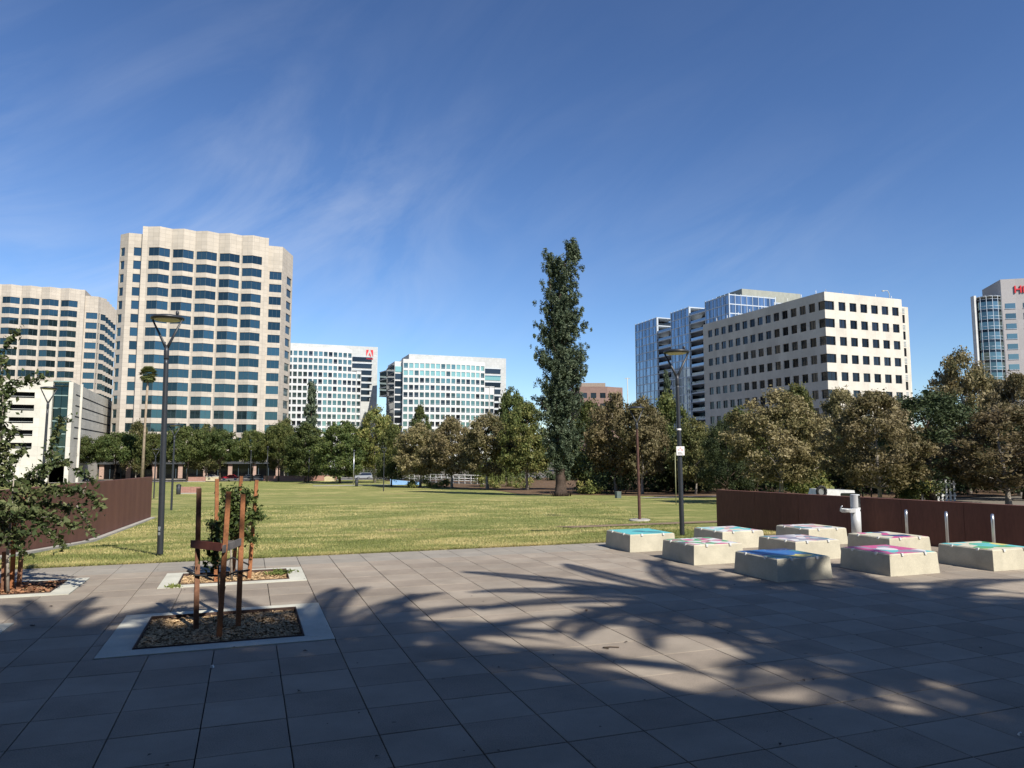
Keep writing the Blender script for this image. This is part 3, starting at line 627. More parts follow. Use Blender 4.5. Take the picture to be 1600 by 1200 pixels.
Pn = C[idx] + d * (R[idx] * rg.uniform(0, 1, n) ** .5)[:, None] * np.array([.95, .95, 1.45])
V = leaf_cloud(rg, Pn, d * .5 + np.array([0, 0, .6]), .115, .42, .15, align=.45)
o = quads('crown', V, n, LF['redwood'], RW); del o['kind']
tb.build('trunk', BARK_R, RW)
b = MB()
for k in range(26):
    a = k * .2417; r0 = 1.0 + .15 * rg.uniform(); b.tube([(r0 * math.cos(a), r0 * math.sin(a), 0), ((r0 + .1) * math.cos(a), (r0 + .1) * math.sin(a), .3 + .25 * rg.uniform()), ((r0 + .35) * math.cos(a + .1), (r0 + .35) * math.sin(a + .1), .15 + .6 * rg.uniform())], [.04, .03, .01], 4)
b.build('root_sprouts', BARK_R, RW)

# ---- thin fan palm by the tower
fp = on(223.5, 172); FPALM = empty('fan_palm', fp); tag(FPALM, 'tall thin fan palm in front of the beige tower', 'palm')
ht = zat(584, 172) - fp.z; b = MB(); b.tube([(0, 0, 0), (.05, 0, ht * .5), (.25, 0, ht)], [.42, .26, .24], 9); b.build('trunk', mat('palm_trunk', (.33, .26, .19), .9, .1, var=.2, vscale=2), FPALM)
def fan_fronds(rg, n, R_, seg=14):
    V = []
    for k in range(n):
        a = rg.uniform(0, 6.28); el = rg.uniform(-1.2, 1.4); d = Vector((math.cos(a) * math.cos(el), math.sin(a) * math.cos(el), math.sin(el))); s = d.cross(Vector((0, 0, 1))).normalized(); c = d * R_ * .45
        up = s.cross(d)
        for q in range(seg):
            t = (q / (seg - 1) - .5) * 2.4; e = (d * math.cos(t) + s * math.sin(t)) * R_ * .62 * rg.uniform(.85, 1.1); e = c + e - Vector((0, 0, .12 * R_)) ; w = (s * math.cos(t) - d * math.sin(t)) * .07 * R_
            m_ = c.lerp(e, .6); V += [tuple(c), tuple(m_ + w + up * .03), tuple(e), tuple(m_ - w + up * .03)]
    return np.array(V)
V = fan_fronds(np.random.RandomState(2), 130, 2.1); V[:, 2] += ht; V[:, 0] += .25
o = quads('crown', V, len(V) // 4, LF['palm'], FPALM); del o['kind']

# ------------------------------------------------------------------ buildings
class Fac:
    """facade grid helper: collects wall quads in the frame of the building root (origin O)"""
    def __init__(s, O): s.b = MB(); s.O = Vector(O)
    def q(s, pts, uv=None, m=0): s.b.face([Vector(p) - s.O for p in pts], m, uv)
    def wall(s, p0, p1, z0, z1, s0=0., m=0):
        L_ = (Vector(p1) - Vector(p0)).length
        s.q([(*p0, z0), (*p1, z0), (*p1, z1), (*p0, z1)], [(s0, z0), (s0 + L_, z0), (s0 + L_, z1), (s0, z1)], m)
    def grid(s, p0, p1, z0, z1, wins, rows, rec=.3, s0=0., m=0):
        """wins: list of (a,b) along the wall in metres, rows: list of (za,zb); openings with reveals"""
        p0 = Vector(p0); p1 = Vector(p1); L_ = (p1 - p0).length; d = (p1 - p0) / L_; nrm = Vector((-d.y, d.x)) * rec     # inward
        P = lambda t: p0 + d * t
        z = z0
        for za, zb in rows:
            s.wall(P(0), P(L_), z, za, s0, m); t = 0
            for a, b in wins:
                if a > t: 
                    s.q([(*P(t), za), (*P(a), za), (*P(a), zb), (*P(t), zb)], [(s0 + t, za), (s0 + a, za), (s0 + a, zb), (s0 + t, zb)], m)
                A0, B0, A1, B1 = P(a), P(b), P(a) + nrm, P(b) + nrm
                s.q([(*A0, za), (*B0, za), (*B1, za), (*A1, za)], None, m); s.q([(*A1, zb), (*B1, zb), (*B0, zb), (*A0, zb)], None, m)
                if a > 1e-6: s.q([(*A0, za), (*A1, za), (*A1, zb), (*A0, zb)], None, m)
                if b < L_ - 1e-6: s.q([(*B1, za), (*B0, za), (*B0, zb), (*B1, zb)], None, m)
                t = b
            if t < L_ - 1e-6: s.q([(*P(t), za), (*P(L_), za), (*P(L_), zb), (*P(t), zb)], [(s0 + t, za), (s0 + L_, za), (s0 + L_, zb), (s0 + t, zb)], m)
            z = zb
        s.wall(P(0), P(L_), z, z1, s0, m)
    def build(s, name, mats, parent): return s.b.build(name, mats, parent)
def pane_mesh(segs, h, mull, gl, fr, t=.05, hor=(), fw=.06):
    """glass along a polyline of 2D points (local), height h, with thin vertical mullions at the given distances"""
    b = MB()
    for (a, c) in zip(segs, segs[1:]):
        a = Vector(a); c = Vector(c); L_ = (c - a).length; d = (c - a) / L_; n = Vector((d.y, -d.x))
        b.face([(*a, 0), (*c, 0), (*c, h), (*a, h)], 0)
        k = max(1, round(L_ / mull))
        for i in range(k + 1):
            q = a + d * min(max(L_ * i / k, fw / 2), L_ - fw / 2); e = d * fw / 2; o = n * t
            x = [(*(q - e), 0), (*(q + e), 0), (*(q + e + o), 0), (*(q - e + o), 0)]; x = [x[3], x[2], x[1], x[0]]; b.hexa(x + [(p[0], p[1], h) for p in x], 1, skip='bt')
        for z in [fw / 2, h - fw / 2] + list(hor):
            x = [(*(a + n * t * .8), z - fw / 2), (*(c + n * t * .8), z - fw / 2), (*c, z - fw / 2), (*a, z - fw / 2)]; b.hexa(x + [(p[0], p[1], p[2] + fw) for p in x], 1)
    return b.mesh('window', [gl, fr])
MULL = mat('window_mullion', (.06, .09, .11), .5, .4)

def beige_tower(loc, nb, z_top, first_top, rows, sh, wing_l, wing_r, label, side_bays=0, mirror=False, bay=6.7, dv=24, ep=2.0):
    """zigzag tower. loc=left front corner of the zigzag part; axis B to the right, A to the back"""
    T = empty('office_tower', loc, TH); tag(T, label, 'office tower'); zb = zg(loc.x, loc.y) - loc.z - .5
    F_ = Fac((0, 0, 0)); ws = []
    rws = [(first_top - i * sh - 2.6, first_top - i * sh) for i in range(rows)][::-1]
    Lz = nb * bay; amp = 1.45; pier = .42
    # left and right end piers of the zigzag block
    def opening(pts, rws_):                # window spanning 2 facets, shared mesh for all storeys
        me = pane_mesh(pts, 2.6, 1.45, GL_T, MULL); cx, cy = 0, 0
        for za, zb_ in rws_: ws.append((me, za))
    low = rws[0][0] - 1.5
    F_.grid((-ep, 0), (0, 0), low, z_top, [], [], s0=-ep)
    for k in range(nb):
        a = Vector((k * bay, 0)); m_ = Vector(((k + .5) * bay, -amp)); c = Vector(((k + 1) * bay, 0)); L_ = (m_ - a).length
        F_.grid(a, m_, low, z_top, [(pier, L_)], rws, .28, k * bay); F_.grid(m_, c, low, z_top, [(0, L_ - pier)], rws, .28, (k + .5) * bay)
        d1 = (m_ - a) / L_; d2 = (c - m_) / L_; n1 = Vector((-d1.y, d1.x)) * .22; n2 = Vector((-d2.y, d2.x)) * .22
        opening([a + d1 * pier + n1, m_ + Vector((0, .24)), c - d2 * pier + n2], rws)
    F_.grid((Lz, 0), (Lz + ep, 0), low, z_top, [], [], s0=Lz)
    # recessed wings: step back then a single column of windows, then a chamfer with narrower windows
    zt = z_top - 2.2
    def wing(side, w, ch, cang):
        x0 = -ep if side < 0 else Lz + ep; sg = side; back = 1.1
        lo = [(x0, 0), (x0, back)]; P0 = Vector((x0, back)); P1 = Vector((x0 + sg * w, back)); ca = math.radians(cang); P2 = P1 + Vector((sg * math.cos(ca), math.sin(ca))) * ch
        rw = rws if side < 0 else [(a - 1.0 * 0, b_) for a, b_ in rws[:-1]] + []
        a, b_ = (lo[1], lo[0]) if side < 0 else (lo[0], lo[1]); F_.wall(a, b_, low, z_top)
        if side < 0:
            F_.grid(P1, P0, low, zt, [(w * .40, w * .93)], rw); F_.grid(P2, P1, low, zt, [(ch * .12, ch * .62)], rw, s0=3)
            d = (P0 - P1).normalized(); opening([P1 + d * w * .40 + Vector((0, .25)), P1 + d * w * .93 + Vector((0, .25))], rw)
            d = (P1 - P2).normalized(); n = Vector((-d.y, d.x)) * .25; opening([P2 + d * ch * .12 + n, P2 + d * ch * .62 + n], rw)
        else:
            F_.grid(P0, P1, low, zt, [(w * .12, w * .97)], rw); F_.grid(P1, P2, low, zt, [(ch * .45, ch * .9)], rw, s0=3)
            d = (P1 - P0).normalized(); opening([P0 + d * w * .12 + Vector((0, .25)), P0 + d * w * .97 + Vector((0, .25))], rw)
            d = (P2 - P1).normalized(); n = Vector((-d.y, d.x)) * .25; opening([P1 + d * ch * .45 + n, P1 + d * ch * .9 + n], rw)
        return P2, P1, P0
    l2, l1, l0 = wing(-1, *wing_l); r2, r1, r0 = wing(1, *wing_r)
    D = dv
    if side_bays:                           # zigzag return on the right side
        p = r2; bw = 6.0; per = 0
        for k in range(side_bays):
            a = p; m_ = p + Vector((amp * 1.2, bw / 2)); c = p + Vector((0, bw)); L_ = (m_ - a).length
            F_.grid(a, m_, low, zt, [(pier, L_)], rws[:-1], .28); F_.grid(m_, c, low, zt, [(0, L_ - pier)], rws[:-1], .28)
            d1 = (m_ - a) / L_; d2 = (c - m_) / L_; n1 = Vector((-d1.y, d1.x)) * .22; n2 = Vector((-d2.y, d2.x)) * .22
            opening([a + d1 * pier + n1, m_ + Vector((-.24, 0)), c - d2 * pier + n2], rws[:-1]); p = c
        r3 = p
    else: r3 = Vector((r2.x, D))
    back = [r3, Vector((r3.x, D)), Vector((l2.x, D)), l2]
    for a, c in zip(back, back[1:]):
        if (c - a).length > .01: F_.wall(a, c, low, zt)
    # lid of the parapets
    ring = [l2, l1, l0] + [Vector((-ep, 0))]
    pts = [l2, l1, l0, Vector((Lz / 2, 1.1)), r0, r1, r2] + ([r3] if side_bays else []) + [Vector((r3.x, D)), Vector((l2.x, D))]
    F_.q([(*p, zt - .6) for p in [l2, l1, r1, r2, r3, Vector((r3.x, D)), Vector((l2.x, D))]])
    topz = [Vector((-ep, 0))]
    for k in range(nb): topz += [Vector((k * bay, 0)), Vector(((k + .5) * bay, -amp))]
    topz += [Vector((Lz, 0)), Vector((Lz + ep, 0)), Vector((Lz + ep, D - 4)), Vector((-ep, D - 4))]
    F_.q([(*p, z_top - .01) for p in topz])
    F_.wall((Lz + ep, 1.1), (Lz + ep, D - 4), zt - .6, z_top); F_.wall((Lz + ep, D - 4), (-ep, D - 4), zt - .6, z_top); F_.wall((-ep, D - 4), (-ep, 1.1), zt - .6, z_top)
    F_.build('wall', STONE, T)
    # lobby storey: piers and dark glass below the lowest spandrel
    f = MB(); xs = np.arange(l1.x + 1, r1.x, bay)
    for x in xs: f.box(x - .7, 1.2, zb, x + .7, 2.6, low)
    f.build('base_piers', STONE, T)
    f = MB(); f.box(l1.x + .5, 2.8, zb, r1.x - .5, D - 3, low - .02); f.box(l1.x - .2, .2, low - .7, r1.x + .2, 1.3, low - .02, 1); f.build('lobby_glazing', [GL_D, STONE], T)
    for me, z in ws: link('window', me, T, (0, 0, z))
    return T
p = at(215, 700, 217); p.z = 0
beige_tower(Vector((p.x, p.y, 0)), 5, zat(354, 217), zat(386.5, 217), 15, 4.12, (3.9, 4.0, 48), (4.4, 11.0, 70), ep=1.5, label='tall beige stone tower with zigzag window bays, behind the big left lamp post')
p = at(-79, 700, 278); p.z = 0
beige_tower(Vector((p.x, p.y, 0)), 6, zat(440, 278), zat(459.5, 278), 15, 4.12, (6, 3, 45), (4.8, 1.6, 70), 'shorter looking beige zigzag tower at the left border behind the garage', side_bays=5, bay=6.7, dv=38)

# ---- white office buildings with square windows (curved front)
def white_block(O, label, ncols, nrows, top_front, top_slab, low_cols, low_drop, front_len, dark_first=0, sign=False, lw=0, seed=1):
    Bd = empty('white_office_building', O, TH); tag(Bd, label, 'office building', 'white office buildings behind the far trees'); rg = random.Random(seed)
    zb = zg(O.x, O.y) - 1; F_ = Fac((0, 0, 0)); n = ncols; cw = front_len / n; sh = 4.05
    bow = lambda t: -2.2 * math.sin(math.pi * min(1, t / (n * cw)))                  # slight outward curve
    X = [Vector((k * cw, bow(k * cw))) for k in range(n + 1)]
    rows = [(top_front - 2.2 - i * sh - 2.75, top_front - 2.2 - i * sh) for i in range(nrows)][::-1]
    wm = pane_mesh([(-cw * .385, 0), (cw * .385, 0)], 2.75, cw * .8, GL_G, FRAME, .08, (.75,)); wb = pane_mesh([(-cw * .385, 0), (cw * .385, 0)], 2.75, cw * .8, GL_GB, FRAME, .08, (.75,)); wd = pane_mesh([(-cw * .385, 0), (cw * .385, 0)], 2.75, cw * .8, GL_D, FRAME, .08, (.75,))
    cells = []
    for k in range(n):
        F_.grid(X[k], X[k + 1], zb, top_front, [(cw * .115, cw * .885)], rows, .35, k * cw)
        for za, z2 in rows: cells.append((X[k], X[k + 1], za))
    Y0 = X[-1]; rl = [r for r in rows if r[1] < top_front - low_drop - 1]; lowt = top_front - low_drop
    for k in range(low_cols):
        a = Y0 + Vector((k * cw, .5 * (k > -1))); c = a + Vector((cw, .35)); F_.grid(a, c, zb, lowt, [(cw * .115, cw * .885)], rl, .35, k * cw)
        for za, z2 in rl: cells.append((a, c, za))
    e = Y0 + Vector((low_cols * cw, .5))
    F_.wall(e, e + Vector((0, 12)), zb, lowt); F_.wall(Y0, Y0 + Vector((0, 12)), lowt - .3, top_front); F_.wall(X[0] + Vector((0, 14)), X[0], zb, top_front)
    F_.q([(*p, top_front - .3) for p in X] + [(Y0.x, 14, top_front - .3), (0, 14, top_front - .3)]); F_.q([(*Y0, lowt - .3), (*e, lowt - .3), (e.x, 12, lowt - .3), (Y0.x, 12, lowt - .3)])
    F_.build('front_wall', WHITE, Bd)
    for a, c, za in cells:
        m_ = (a + c) / 2; d = (c - a).normalized(); nr = Vector((-d.y, d.x)) * .3; r = rg.random(); top2 = za > rows[-2][0] - .1
        me = wb if (dark_first and top2 and r < .85) else (wd if r < .3 else wm); link('window', me, Bd, (m_.x + nr.x, m_.y + nr.y, za), math.atan2(d.y, d.x))
    # stone slab rising behind with ribbon windows
    S0 = X[n // 3].x * .4; S1 = e.x + 11.5; ys = 13
    b = MB(); b.box(S0, ys, zb, S1, ys + 22, top_slab, 0); b.build('rear_block', GREYP, Bd)
    for i in range(7):
        z2 = top_slab - 6.8 - i * 4.05; b = MB(); b.box(Y0.x - .3 if i < 3 else e.x - .5, ys - .25, z2 - 2.6, S1 - (3.6 if i < 4 else 4.6), ys + .05, z2, 0); b.box((Y0.x if i < 3 else e.x) - .3, ys - .9, z2 + .05, S1 - 3.2, ys - .0, z2 + .3, 1)
        b.build('ribbon_window', [GL_D if i != 1 or not dark_first else GL_GB, FRAME], Bd)
    b = MB()
    for k in range(4): b.box(8 + k * 9, 4, top_front - .3, 9.5 + k * 9, 6, top_front + .8)
    b.build('roof_units', GREYP, Bd)
    if lw:
        for i in range(nrows):
            z2 = top_front - 4 - i * sh; b = MB(); b.box(-lw + .3, 2.2, z2 - 3.0, -.05, 2.6, z2, 0); b.build('ribbon_window', [GL_GB if i == 0 else GL_D], Bd)
        b = MB(); b.box(-lw, 2.5, zb, -.02, 24, top_front - 1.2, 0); b.build('left_wall', WHITE, Bd)
        b = MB(); b.box(-lw - .2, 2.4, zb, -lw - .02, 26, top_front - 2.5, 0)
        for i in range(nrows + 1): b.box(-lw - .5, 2.3, top_front - 3.5 - i * sh, -lw - .21, 26, top_front - 3.1 - i * sh, 1)
        b.build('glass_flank', [GL_D, mat('flank_frame', (.2, .2, .2), .6)], Bd)
    return Bd, S1, ys
p = at(437, 700, 415); wa, S1, ys = white_block(Vector((p.x, p.y, 0)), 'white office building with red square letter sign, right of the beige tower', 14, 12, zat(546, 427), zat(540, 440), 2, 12.2, 39.5, seed=3)
# red logo on the rear block
RED = mat('sign_red', (.62, .02, .03), .5, .4, var=.03)
def textmesh(name, s, size, ext, m, parent, M):
    cu = bpy.data.curves.new(name, 'FONT'); cu.body = s; cu.size = size; cu.extrude = ext; cu.offset = size * .012; o = bpy.data.objects.new('t', cu); COL.objects.link(o); bpy.context.view_layer.update()
    me = bpy.data.meshes.new_from_object(o.evaluated_get(bpy.context.evaluated_depsgraph_get())); bpy.data.objects.remove(o); me.transform(M); me.materials.clear(); me.materials.append(m); me.name = name
    return link(name, me, parent)
lg = 4.1; lx = S1 - 7.0; lz = zat(555.5, 440); b = MB()
def ext(poly):
    f = [(lx + q[0] * lg, ys - .25, lz + q[1] * lg) for q in poly]; k = [(q[0], ys - .01, q[2]) for q in f]; b.face(f); 
    for i in range(len(f)): b.face([f[i], k[i], k[(i + 1) % len(f)], f[(i + 1) % len(f)]])
ext([(0, 0), (.37, 1), (0, 1)]); ext([(1, 0), (1, 1), (.63, 1)]); ext([(.5, .63), (.35, .2), (.52, .2), (.59, 0), (.74, 0)])
b.build('logo', RED, wa)
textmesh('sign_lettering', 'Adobe', 1.55, .1, RED, wa, Matrix.Translation((lx, ys - .2, lz - 1.7)) @ Matrix.Rotation(math.pi / 2, 4, 'X'))
p = at(628, 700, 400); wc, S1b, ysb = white_block(Vector((p.x, p.y, 0)), 'white office building with pale green upper windows, left of the redwood', 16, 11, zat(561.5, 402), zat(557, 425), 2, 13.6, 47.5, dark_first=1, lw=4.2, seed=5)
# glass bridge linking the two
a = at(594, 600, 438); c = at(606, 600, 426); GBr = empty('glass_footbridge', (a.x, a.y, 0), math.atan2(c.y - a.y, c.x - a.x)); tag(GBr, 'glass bridge joining the two white office buildings high up', 'footbridge')
Lb = (c - a).length + 2; z1, z0 = zat(580, 432), zat(618, 432)
b = MB()
for k in range(4): b.box(-1, -.3, z0 + (z1 - z0) * k / 3 - .3, Lb, 4.3, z0 + (z1 - z0) * k / 3 + .2)
b.build('deck', WHITE, GBr); b = MB(); b.box(-1, 0, z0, Lb, 4, z1); b.build('glazing', GL_H, GBr)

# ---- cream office block at right, seen on its corner
CO = at(1298, 700, 162); CO.z = 0; OB = empty('office_building', CO, TH + math.radians(1.3)); tag(OB, 'cream concrete office block with rows of square dark windows, seen on its corner', 'office building')
zt = zat(455.5, 162); r0 = zat(469.5, 162); sh = 4.03; nr = 10
rows = [(r0 - i * sh - 2.02, r0 - i * sh) for i in range(nr)][::-1]; zb = -5.5
F_ = Fac((0, 0, 0)); Lr = 23.6; Ll = 45.5
wr = [(0, 2.75)] + [(4.05 + k * 3.28, 4.05 + k * 3.28 + 2.05) for k in range(6)]
wl = [(Ll - 2.0, Ll)] + [(Ll - 4.9 - k * 2.95, Ll - 4.9 - k * 2.95 + 1.95) for k in range(14)]; wl = sorted(wl)
F_.grid((0, 0), (Lr, 0), zb, zt, wr, rows, .32); F_.grid((0, Ll), (0, 0), zb, zt, wl, rows, .32)
F_.wall((Lr, 0), (Lr, 1.2), zb, zt); Lw = 3.4; zt2 = zt - 1.4; rows2 = [(a - 1.3, b_ - 1.3) for a, b_ in rows]
F_.grid((Lr, 1.2), (Lr + Lw, 1.2), zb, zt2, [(.35, 2.2)], rows2, .3); F_.wall((Lr + Lw, 1.2), (Lr + Lw, Ll), zb, zt2); F_.wall((Lr + Lw, Ll), (0, Ll), zb, zt2)
F_.q([(0, 0, zt - .4), (Lr, 0, zt - .4), (Lr, Ll, zt - .4), (0, Ll, zt - .4)]); F_.q([(Lr, 1.2, zt2 - .3), (Lr + Lw, 1.2, zt2 - .3), (Lr + Lw, Ll, zt2 - .3), (Lr, Ll, zt2 - .3)]); F_.wall((Lr, 1.2), (Lr, Ll), zt2 - .4, zt); F_.wall((Lr, Ll), (0, Ll), zt2 - .4, zt)
F_.build('wall', CREAM, OB)
wn = pane_mesh([(0, 0), (2.05, 0)], 2.02, 1.1, GL_D, DARKM, .05); wn2 = pane_mesh([(0, 0), (1.95, 0)], 2.02, 1.1, GL_D, DARKM, .05); wcor = pane_mesh([(-.0 + .28, 2.0), (.28, .28), (2.75, .28)], 2.02, 1.2, GL_D, DARKM, .05)
for za, _ in rows[2:]:
    link('window', wcor, OB, (0, 0, za))
    for a, b_ in wr[1:]: link('window', wn, OB, (a, .27, za))
    for a, b_ in wl[:-1]: link('window', wn2, OB, (.27, Ll - a, za), -math.pi / 2)
LOUV = mat('louvre', (.42, .44, .42), .6)
for za, zb_ in rows2[3:]:
    me = pane_mesh([(0, 0), (1.85, 0)], 2.02, 1.1, GL_D, DARKM, .05); link('window', me, OB, (Lr + .35, 1.45, za))
    b = MB()
    for q in range(4): b.box(0, 0, q * .35, 1.85, .12, q * .35 + .22)
    b.build('louvre', LOUV, OB, (Lr + .35, 1.10, zb_ + .35))
b = MB()
for k in range(8): b.tube([(1 + (k % 5) * 5, .5, zt - .4), (1 + (k % 5) * 5, .5, zt + .7)], .06, 5)
for k in range(9): b.tube([(.5, 3 + k * 4.6, zt - .4), (.5, 3 + k * 4.6, zt + .9)], .07, 5)
b.build('roof_posts', WHITE, OB)
b = MB(); X = Lr + .8; b.tube([(X, 4, zt2 - .3), (X, 4, zt2 + 3.6), (X - .5, 4, zt2 + 4.4), (X - 1.8, 4, zt2 + 4.3)], .09, 6); b.box(X - 2.3, 3.85, zt2 + 4.1, X - 1.7, 4.15, zt2 + 4.35); b.box(X - .8, 3.6, zt2 - .3, X + 1.2, 4.4, zt2 + .5); b.build('roof_davit', LOUV, OB)

# ---- blue glass stepped building
BG = empty('glass_office_building', (100, 330, 0)); tag(BG, 'stepped blue glass office building with dark corner terraces, behind the cream block', 'office building')
zt = zat(458, 330); zb = -5
WHF = mat('white_mullion', (.45, .50, .55), .5, .4, var=.03)
def curtain(p0, p1, z0, z1, ncol, shh, fin=.2):
    p0 = Vector(p0); p1 = Vector(p1); g = MB(); f = MB(); L_ = (p1 - p0).length; d = (p1 - p0) / L_; n = Vector((d.y, -d.x)); cw = L_ / ncol; z = z1 - .9
    R_ = lambda v: (v.x - 100, v.y - 330)
    while z > z0:
        for k in range(ncol):
            for h_ in ((0, .5), (.5, 1)):
                a = p0 + d * cw * (k + h_[0]); c = p0 + d * cw * (k + h_[1]); g.face([(*R_(a), z - shh), (*R_(c), z - shh), (*R_(c), z), (*R_(a), z)])
        q = [p0 + n * fin * .6, p1 + n * fin * .6, p1, p0]
        f.hexa([(*R_(x), z) for x in q] + [(*R_(x), z + .45) for x in q]); z -= shh
    for k in range(ncol + 1):
        c = p0 + d * cw * k; w = .22 if 0 < k < ncol else .5
        q = [c - d * w / 2 + n * fin, c + d * w / 2 + n * fin, c + d * w / 2 + n * .01, c - d * w / 2 + n * .01]; f.hexa([(*R_(x), z0) for x in q] + [(*R_(x), z1) for x in q])
    g.build('curtain_glass', GL_B, BG); f.build('mullion_grid', WHF, BG)
a_, b_ = Vector(A), Vector(B); SH = 4.35
M3 = Vector((100, 330)); M3l = M3 + a_ * 18.5; M3r = M3 + b_ * 26
M2 = Vector((at(1079, 600, 360).x, 360)); M2l = M2 + a_ * 16.5
M1 = Vector((at(1028, 600, 388).x, 388)); M1l = M1 + a_ * 23
curtain(M3l, M3, zb, zt, 6, SH); curtain(M3, M3r, zb, zt, 8, SH); curtain(M2l, M2, zb, zt, 5, SH); curtain(M1l, M1, zb, zt, 6, SH)
def terraces(p, pn, nflat, z1):
    """open corner terraces: slab edges run from the corner p to the neighbouring block's end pn; the top nflat slabs run straight on"""
    R_ = lambda v: (v.x - 100, v.y - 330); z = z1; k = 0; p = p + b_ * .25
    while z > zb:
        q = [p, p + b_ * 12, p + b_ * 12 + a_ * 9, p + a_ * 9] if k < nflat else [p + a_ * .2, pn + b_ * .2, p + b_ * 12 + a_ * 9, p + a_ * 9]
        f = MB(); f.hexa([(*R_(x), z - .5) for x in q] + [(*R_(x), z) for x in q]); f.build('terrace_slab', WHF, BG)
        if k: e = [q[0] + a_ * .15, q[1] + a_ * .15, q[1] + a_ * .21, q[0] + a_ * .21]; g = MB(); g.hexa([(*R_(x), z) for x in e] + [(*R_(x), z + 1.1) for x in e]); g.build('glass_balustrade', GL_B, BG)
        z -= SH; k += 1
    f = MB(); q = [p + a_ * 9, p + b_ * 12 + a_ * 9, p + b_ * 12 + a_ * 9.3, p + a_ * 9.3]; f.hexa([(*R_(x), zb) for x in q] + [(*R_(x), z1 - .5) for x in q])
    f.build('terrace_back_wall', GL_D, BG)
    f = MB(); q = [p, p + b_ * .7, p + b_ * .7 + a_ * .5, p + a_ * .5]; f.hexa([(*R_(x), zb) for x in q] + [(*R_(x), z1 - .5) for x in q]); f.build('corner_pier', WHF, BG)
terraces(M2, M3l, 1, zt - .2); terraces(M1, M2l, 2, zt - .2)
b = MB()
def prism(b, pts, z0, z1, m=0):
    k = [(x - 100, y - 330) for x, y in pts]; n = len(k); b.face([(*q, z1) for q in k], m)
    for i in range(n): b.face([(*k[i], z0), (*k[(i + 1) % n], z0), (*k[(i + 1) % n], z1), (*k[i], z1)], m)
prism(b, [tuple(M3 + a_ * .3 + b_ * .3), tuple(M3r + a_ * .3), tuple(M3r + a_ * 18), tuple(M3 + b_ * .3 + a_ * 18)], zb, zt - .5)
prism(b, [tuple(M2 + b_ * 1 + a_ * 9.5), tuple(M2 + b_ * 30 + a_ * 9.5), tuple(M2 + b_ * 30 + a_ * 16), tuple(M2 + b_ * 1 + a_ * 16)], zb, zt - .5)
prism(b, [tuple(M2 + b_ * .3 + a_ * 0.2), tuple(M2 + b_ * .6 + a_ * .2), tuple(M2 + b_ * .6 + a_ * 16), tuple(M2 + b_ * .3 + a_ * 16)], zb, zt - .5)
prism(b, [tuple(M1 + b_ * 1 + a_ * 9.5), tuple(M1 + b_ * 30 + a_ * 9.5), tuple(M1 + b_ * 30 + a_ * 24), tuple(M1 + b_ * .3 + a_ * 23)], zb, zt - .5)
prism(b, [tuple(M1 + b_ * .3 + a_ * 0.2), tuple(M1 + b_ * .6 + a_ * .2), tuple(M1 + b_ * .6 + a_ * 22), tuple(M1 + b_ * .3 + a_ * 22)], zb, zt - .5)
b.build('core', GL_D, BG)
curtain(M3r + a_ * 2 + b_ * .3, M3r + a_ * 2 + b_ * 16, zb, zt - 1.6, 6, SH)
b = MB(); prism(b, [tuple(M3 + b_ * 15 + a_ * 10), tuple(M3 + b_ * 50 + a_ * 10), tuple(M3 + b_ * 50 + a_ * 30), tuple(M3 + b_ * 15 + a_ * 30)], zt - 8, zat(453, 345) + .5); b.build('rooftop_penthouse', mat('penthouse_cladding', (.33, .34, .29), .7, panel=(1.5, 8, .9)), BG)

# ---- hotel at the right border
HT = empty('hotel_building', (at(1560, 600, 209).x, 209, 0)); tag(HT, 'hotel with curved green glass stair tower and red lettering at the right border', 'hotel')
zt = zat(457, 205); zb = -5; cx, cy, r = 0.6, 3.6, 3.7; g = MB(); dkb = MB(); f = MB(); na = 7
for k in range(na):
    t0_, t1_ = math.radians(186 + k * 168 / na), math.radians(186 + (k + 1) * 168 / na); z = zt - .9; i = 0
    P0, P1 = (cx + r * math.cos(t0_), cy + r * math.sin(t0_)), (cx + r * math.cos(t1_), cy + r * math.sin(t1_))
    while z > zb + 3:
        dkb.face([(*P0, z - .8), (*P1, z - .8), (*P1, z), (*P0, z)]); g.face([(*P0, z - 2.98), (*P1, z - 2.98), (*P1, z - .8), (*P0, z - .8)]); z -= 2.98
        for P, hh in ((P0, 0), (P1, 0)): pass
    Q = [(p_[0] + (p_[0] - cx) / r * o_, p_[1] + (p_[1] - cy) / r * o_) for p_ in (P0, P1) for o_ in (0, .1)]
    f.tube([(*P0, zb), (*P0, zt)], .07, 4)
    zz = zt
    while zz > zb + 3: f.tube([(*P0, zz), (*P1, zz)], .06, 4); f.tube([(*P0, zz - .9), (*P1, zz - .9)], .05, 4); zz -= 2.98
g.build('curved_glass', GL_H, HT); dkb.build('spandrel_glass', GL_D, HT)['kind'] = 'stuff'; f.build('mullion_grid', WHF, HT)
b = MB(); b.box(cx - r - .75, cy - 1.0, zb, cx - r - .1, cy + .6, zt + .5); b.lathe([(.01, 0), (r - .1, 0), (r - .1, .2)], 20, 0, (cx, cy, zt - .2)); b.build('end_wall', WHITE, HT)
b = MB(); b.box(cx - r + .1, cy + .1, zb, cx + r, cy + .6, zt - .3); b.build('stair_core', GL_D, HT)
HGR = mat('hotel_render', (.40, .38, .37), .85, .2, var=.05, panel=(6, 2.98, .85))
wl_ = math.radians(-14); Mh = Matrix.Translation((cx + r - 1.5, cy - 3.2, 0)) @ Matrix.Rotation(wl_, 4, 'Z')
zh = zat(431, 205); b = MB(); b.box(0, 0, zb, 26, 14, zh, 0, Mh); b.build('wall', HGR, HT)
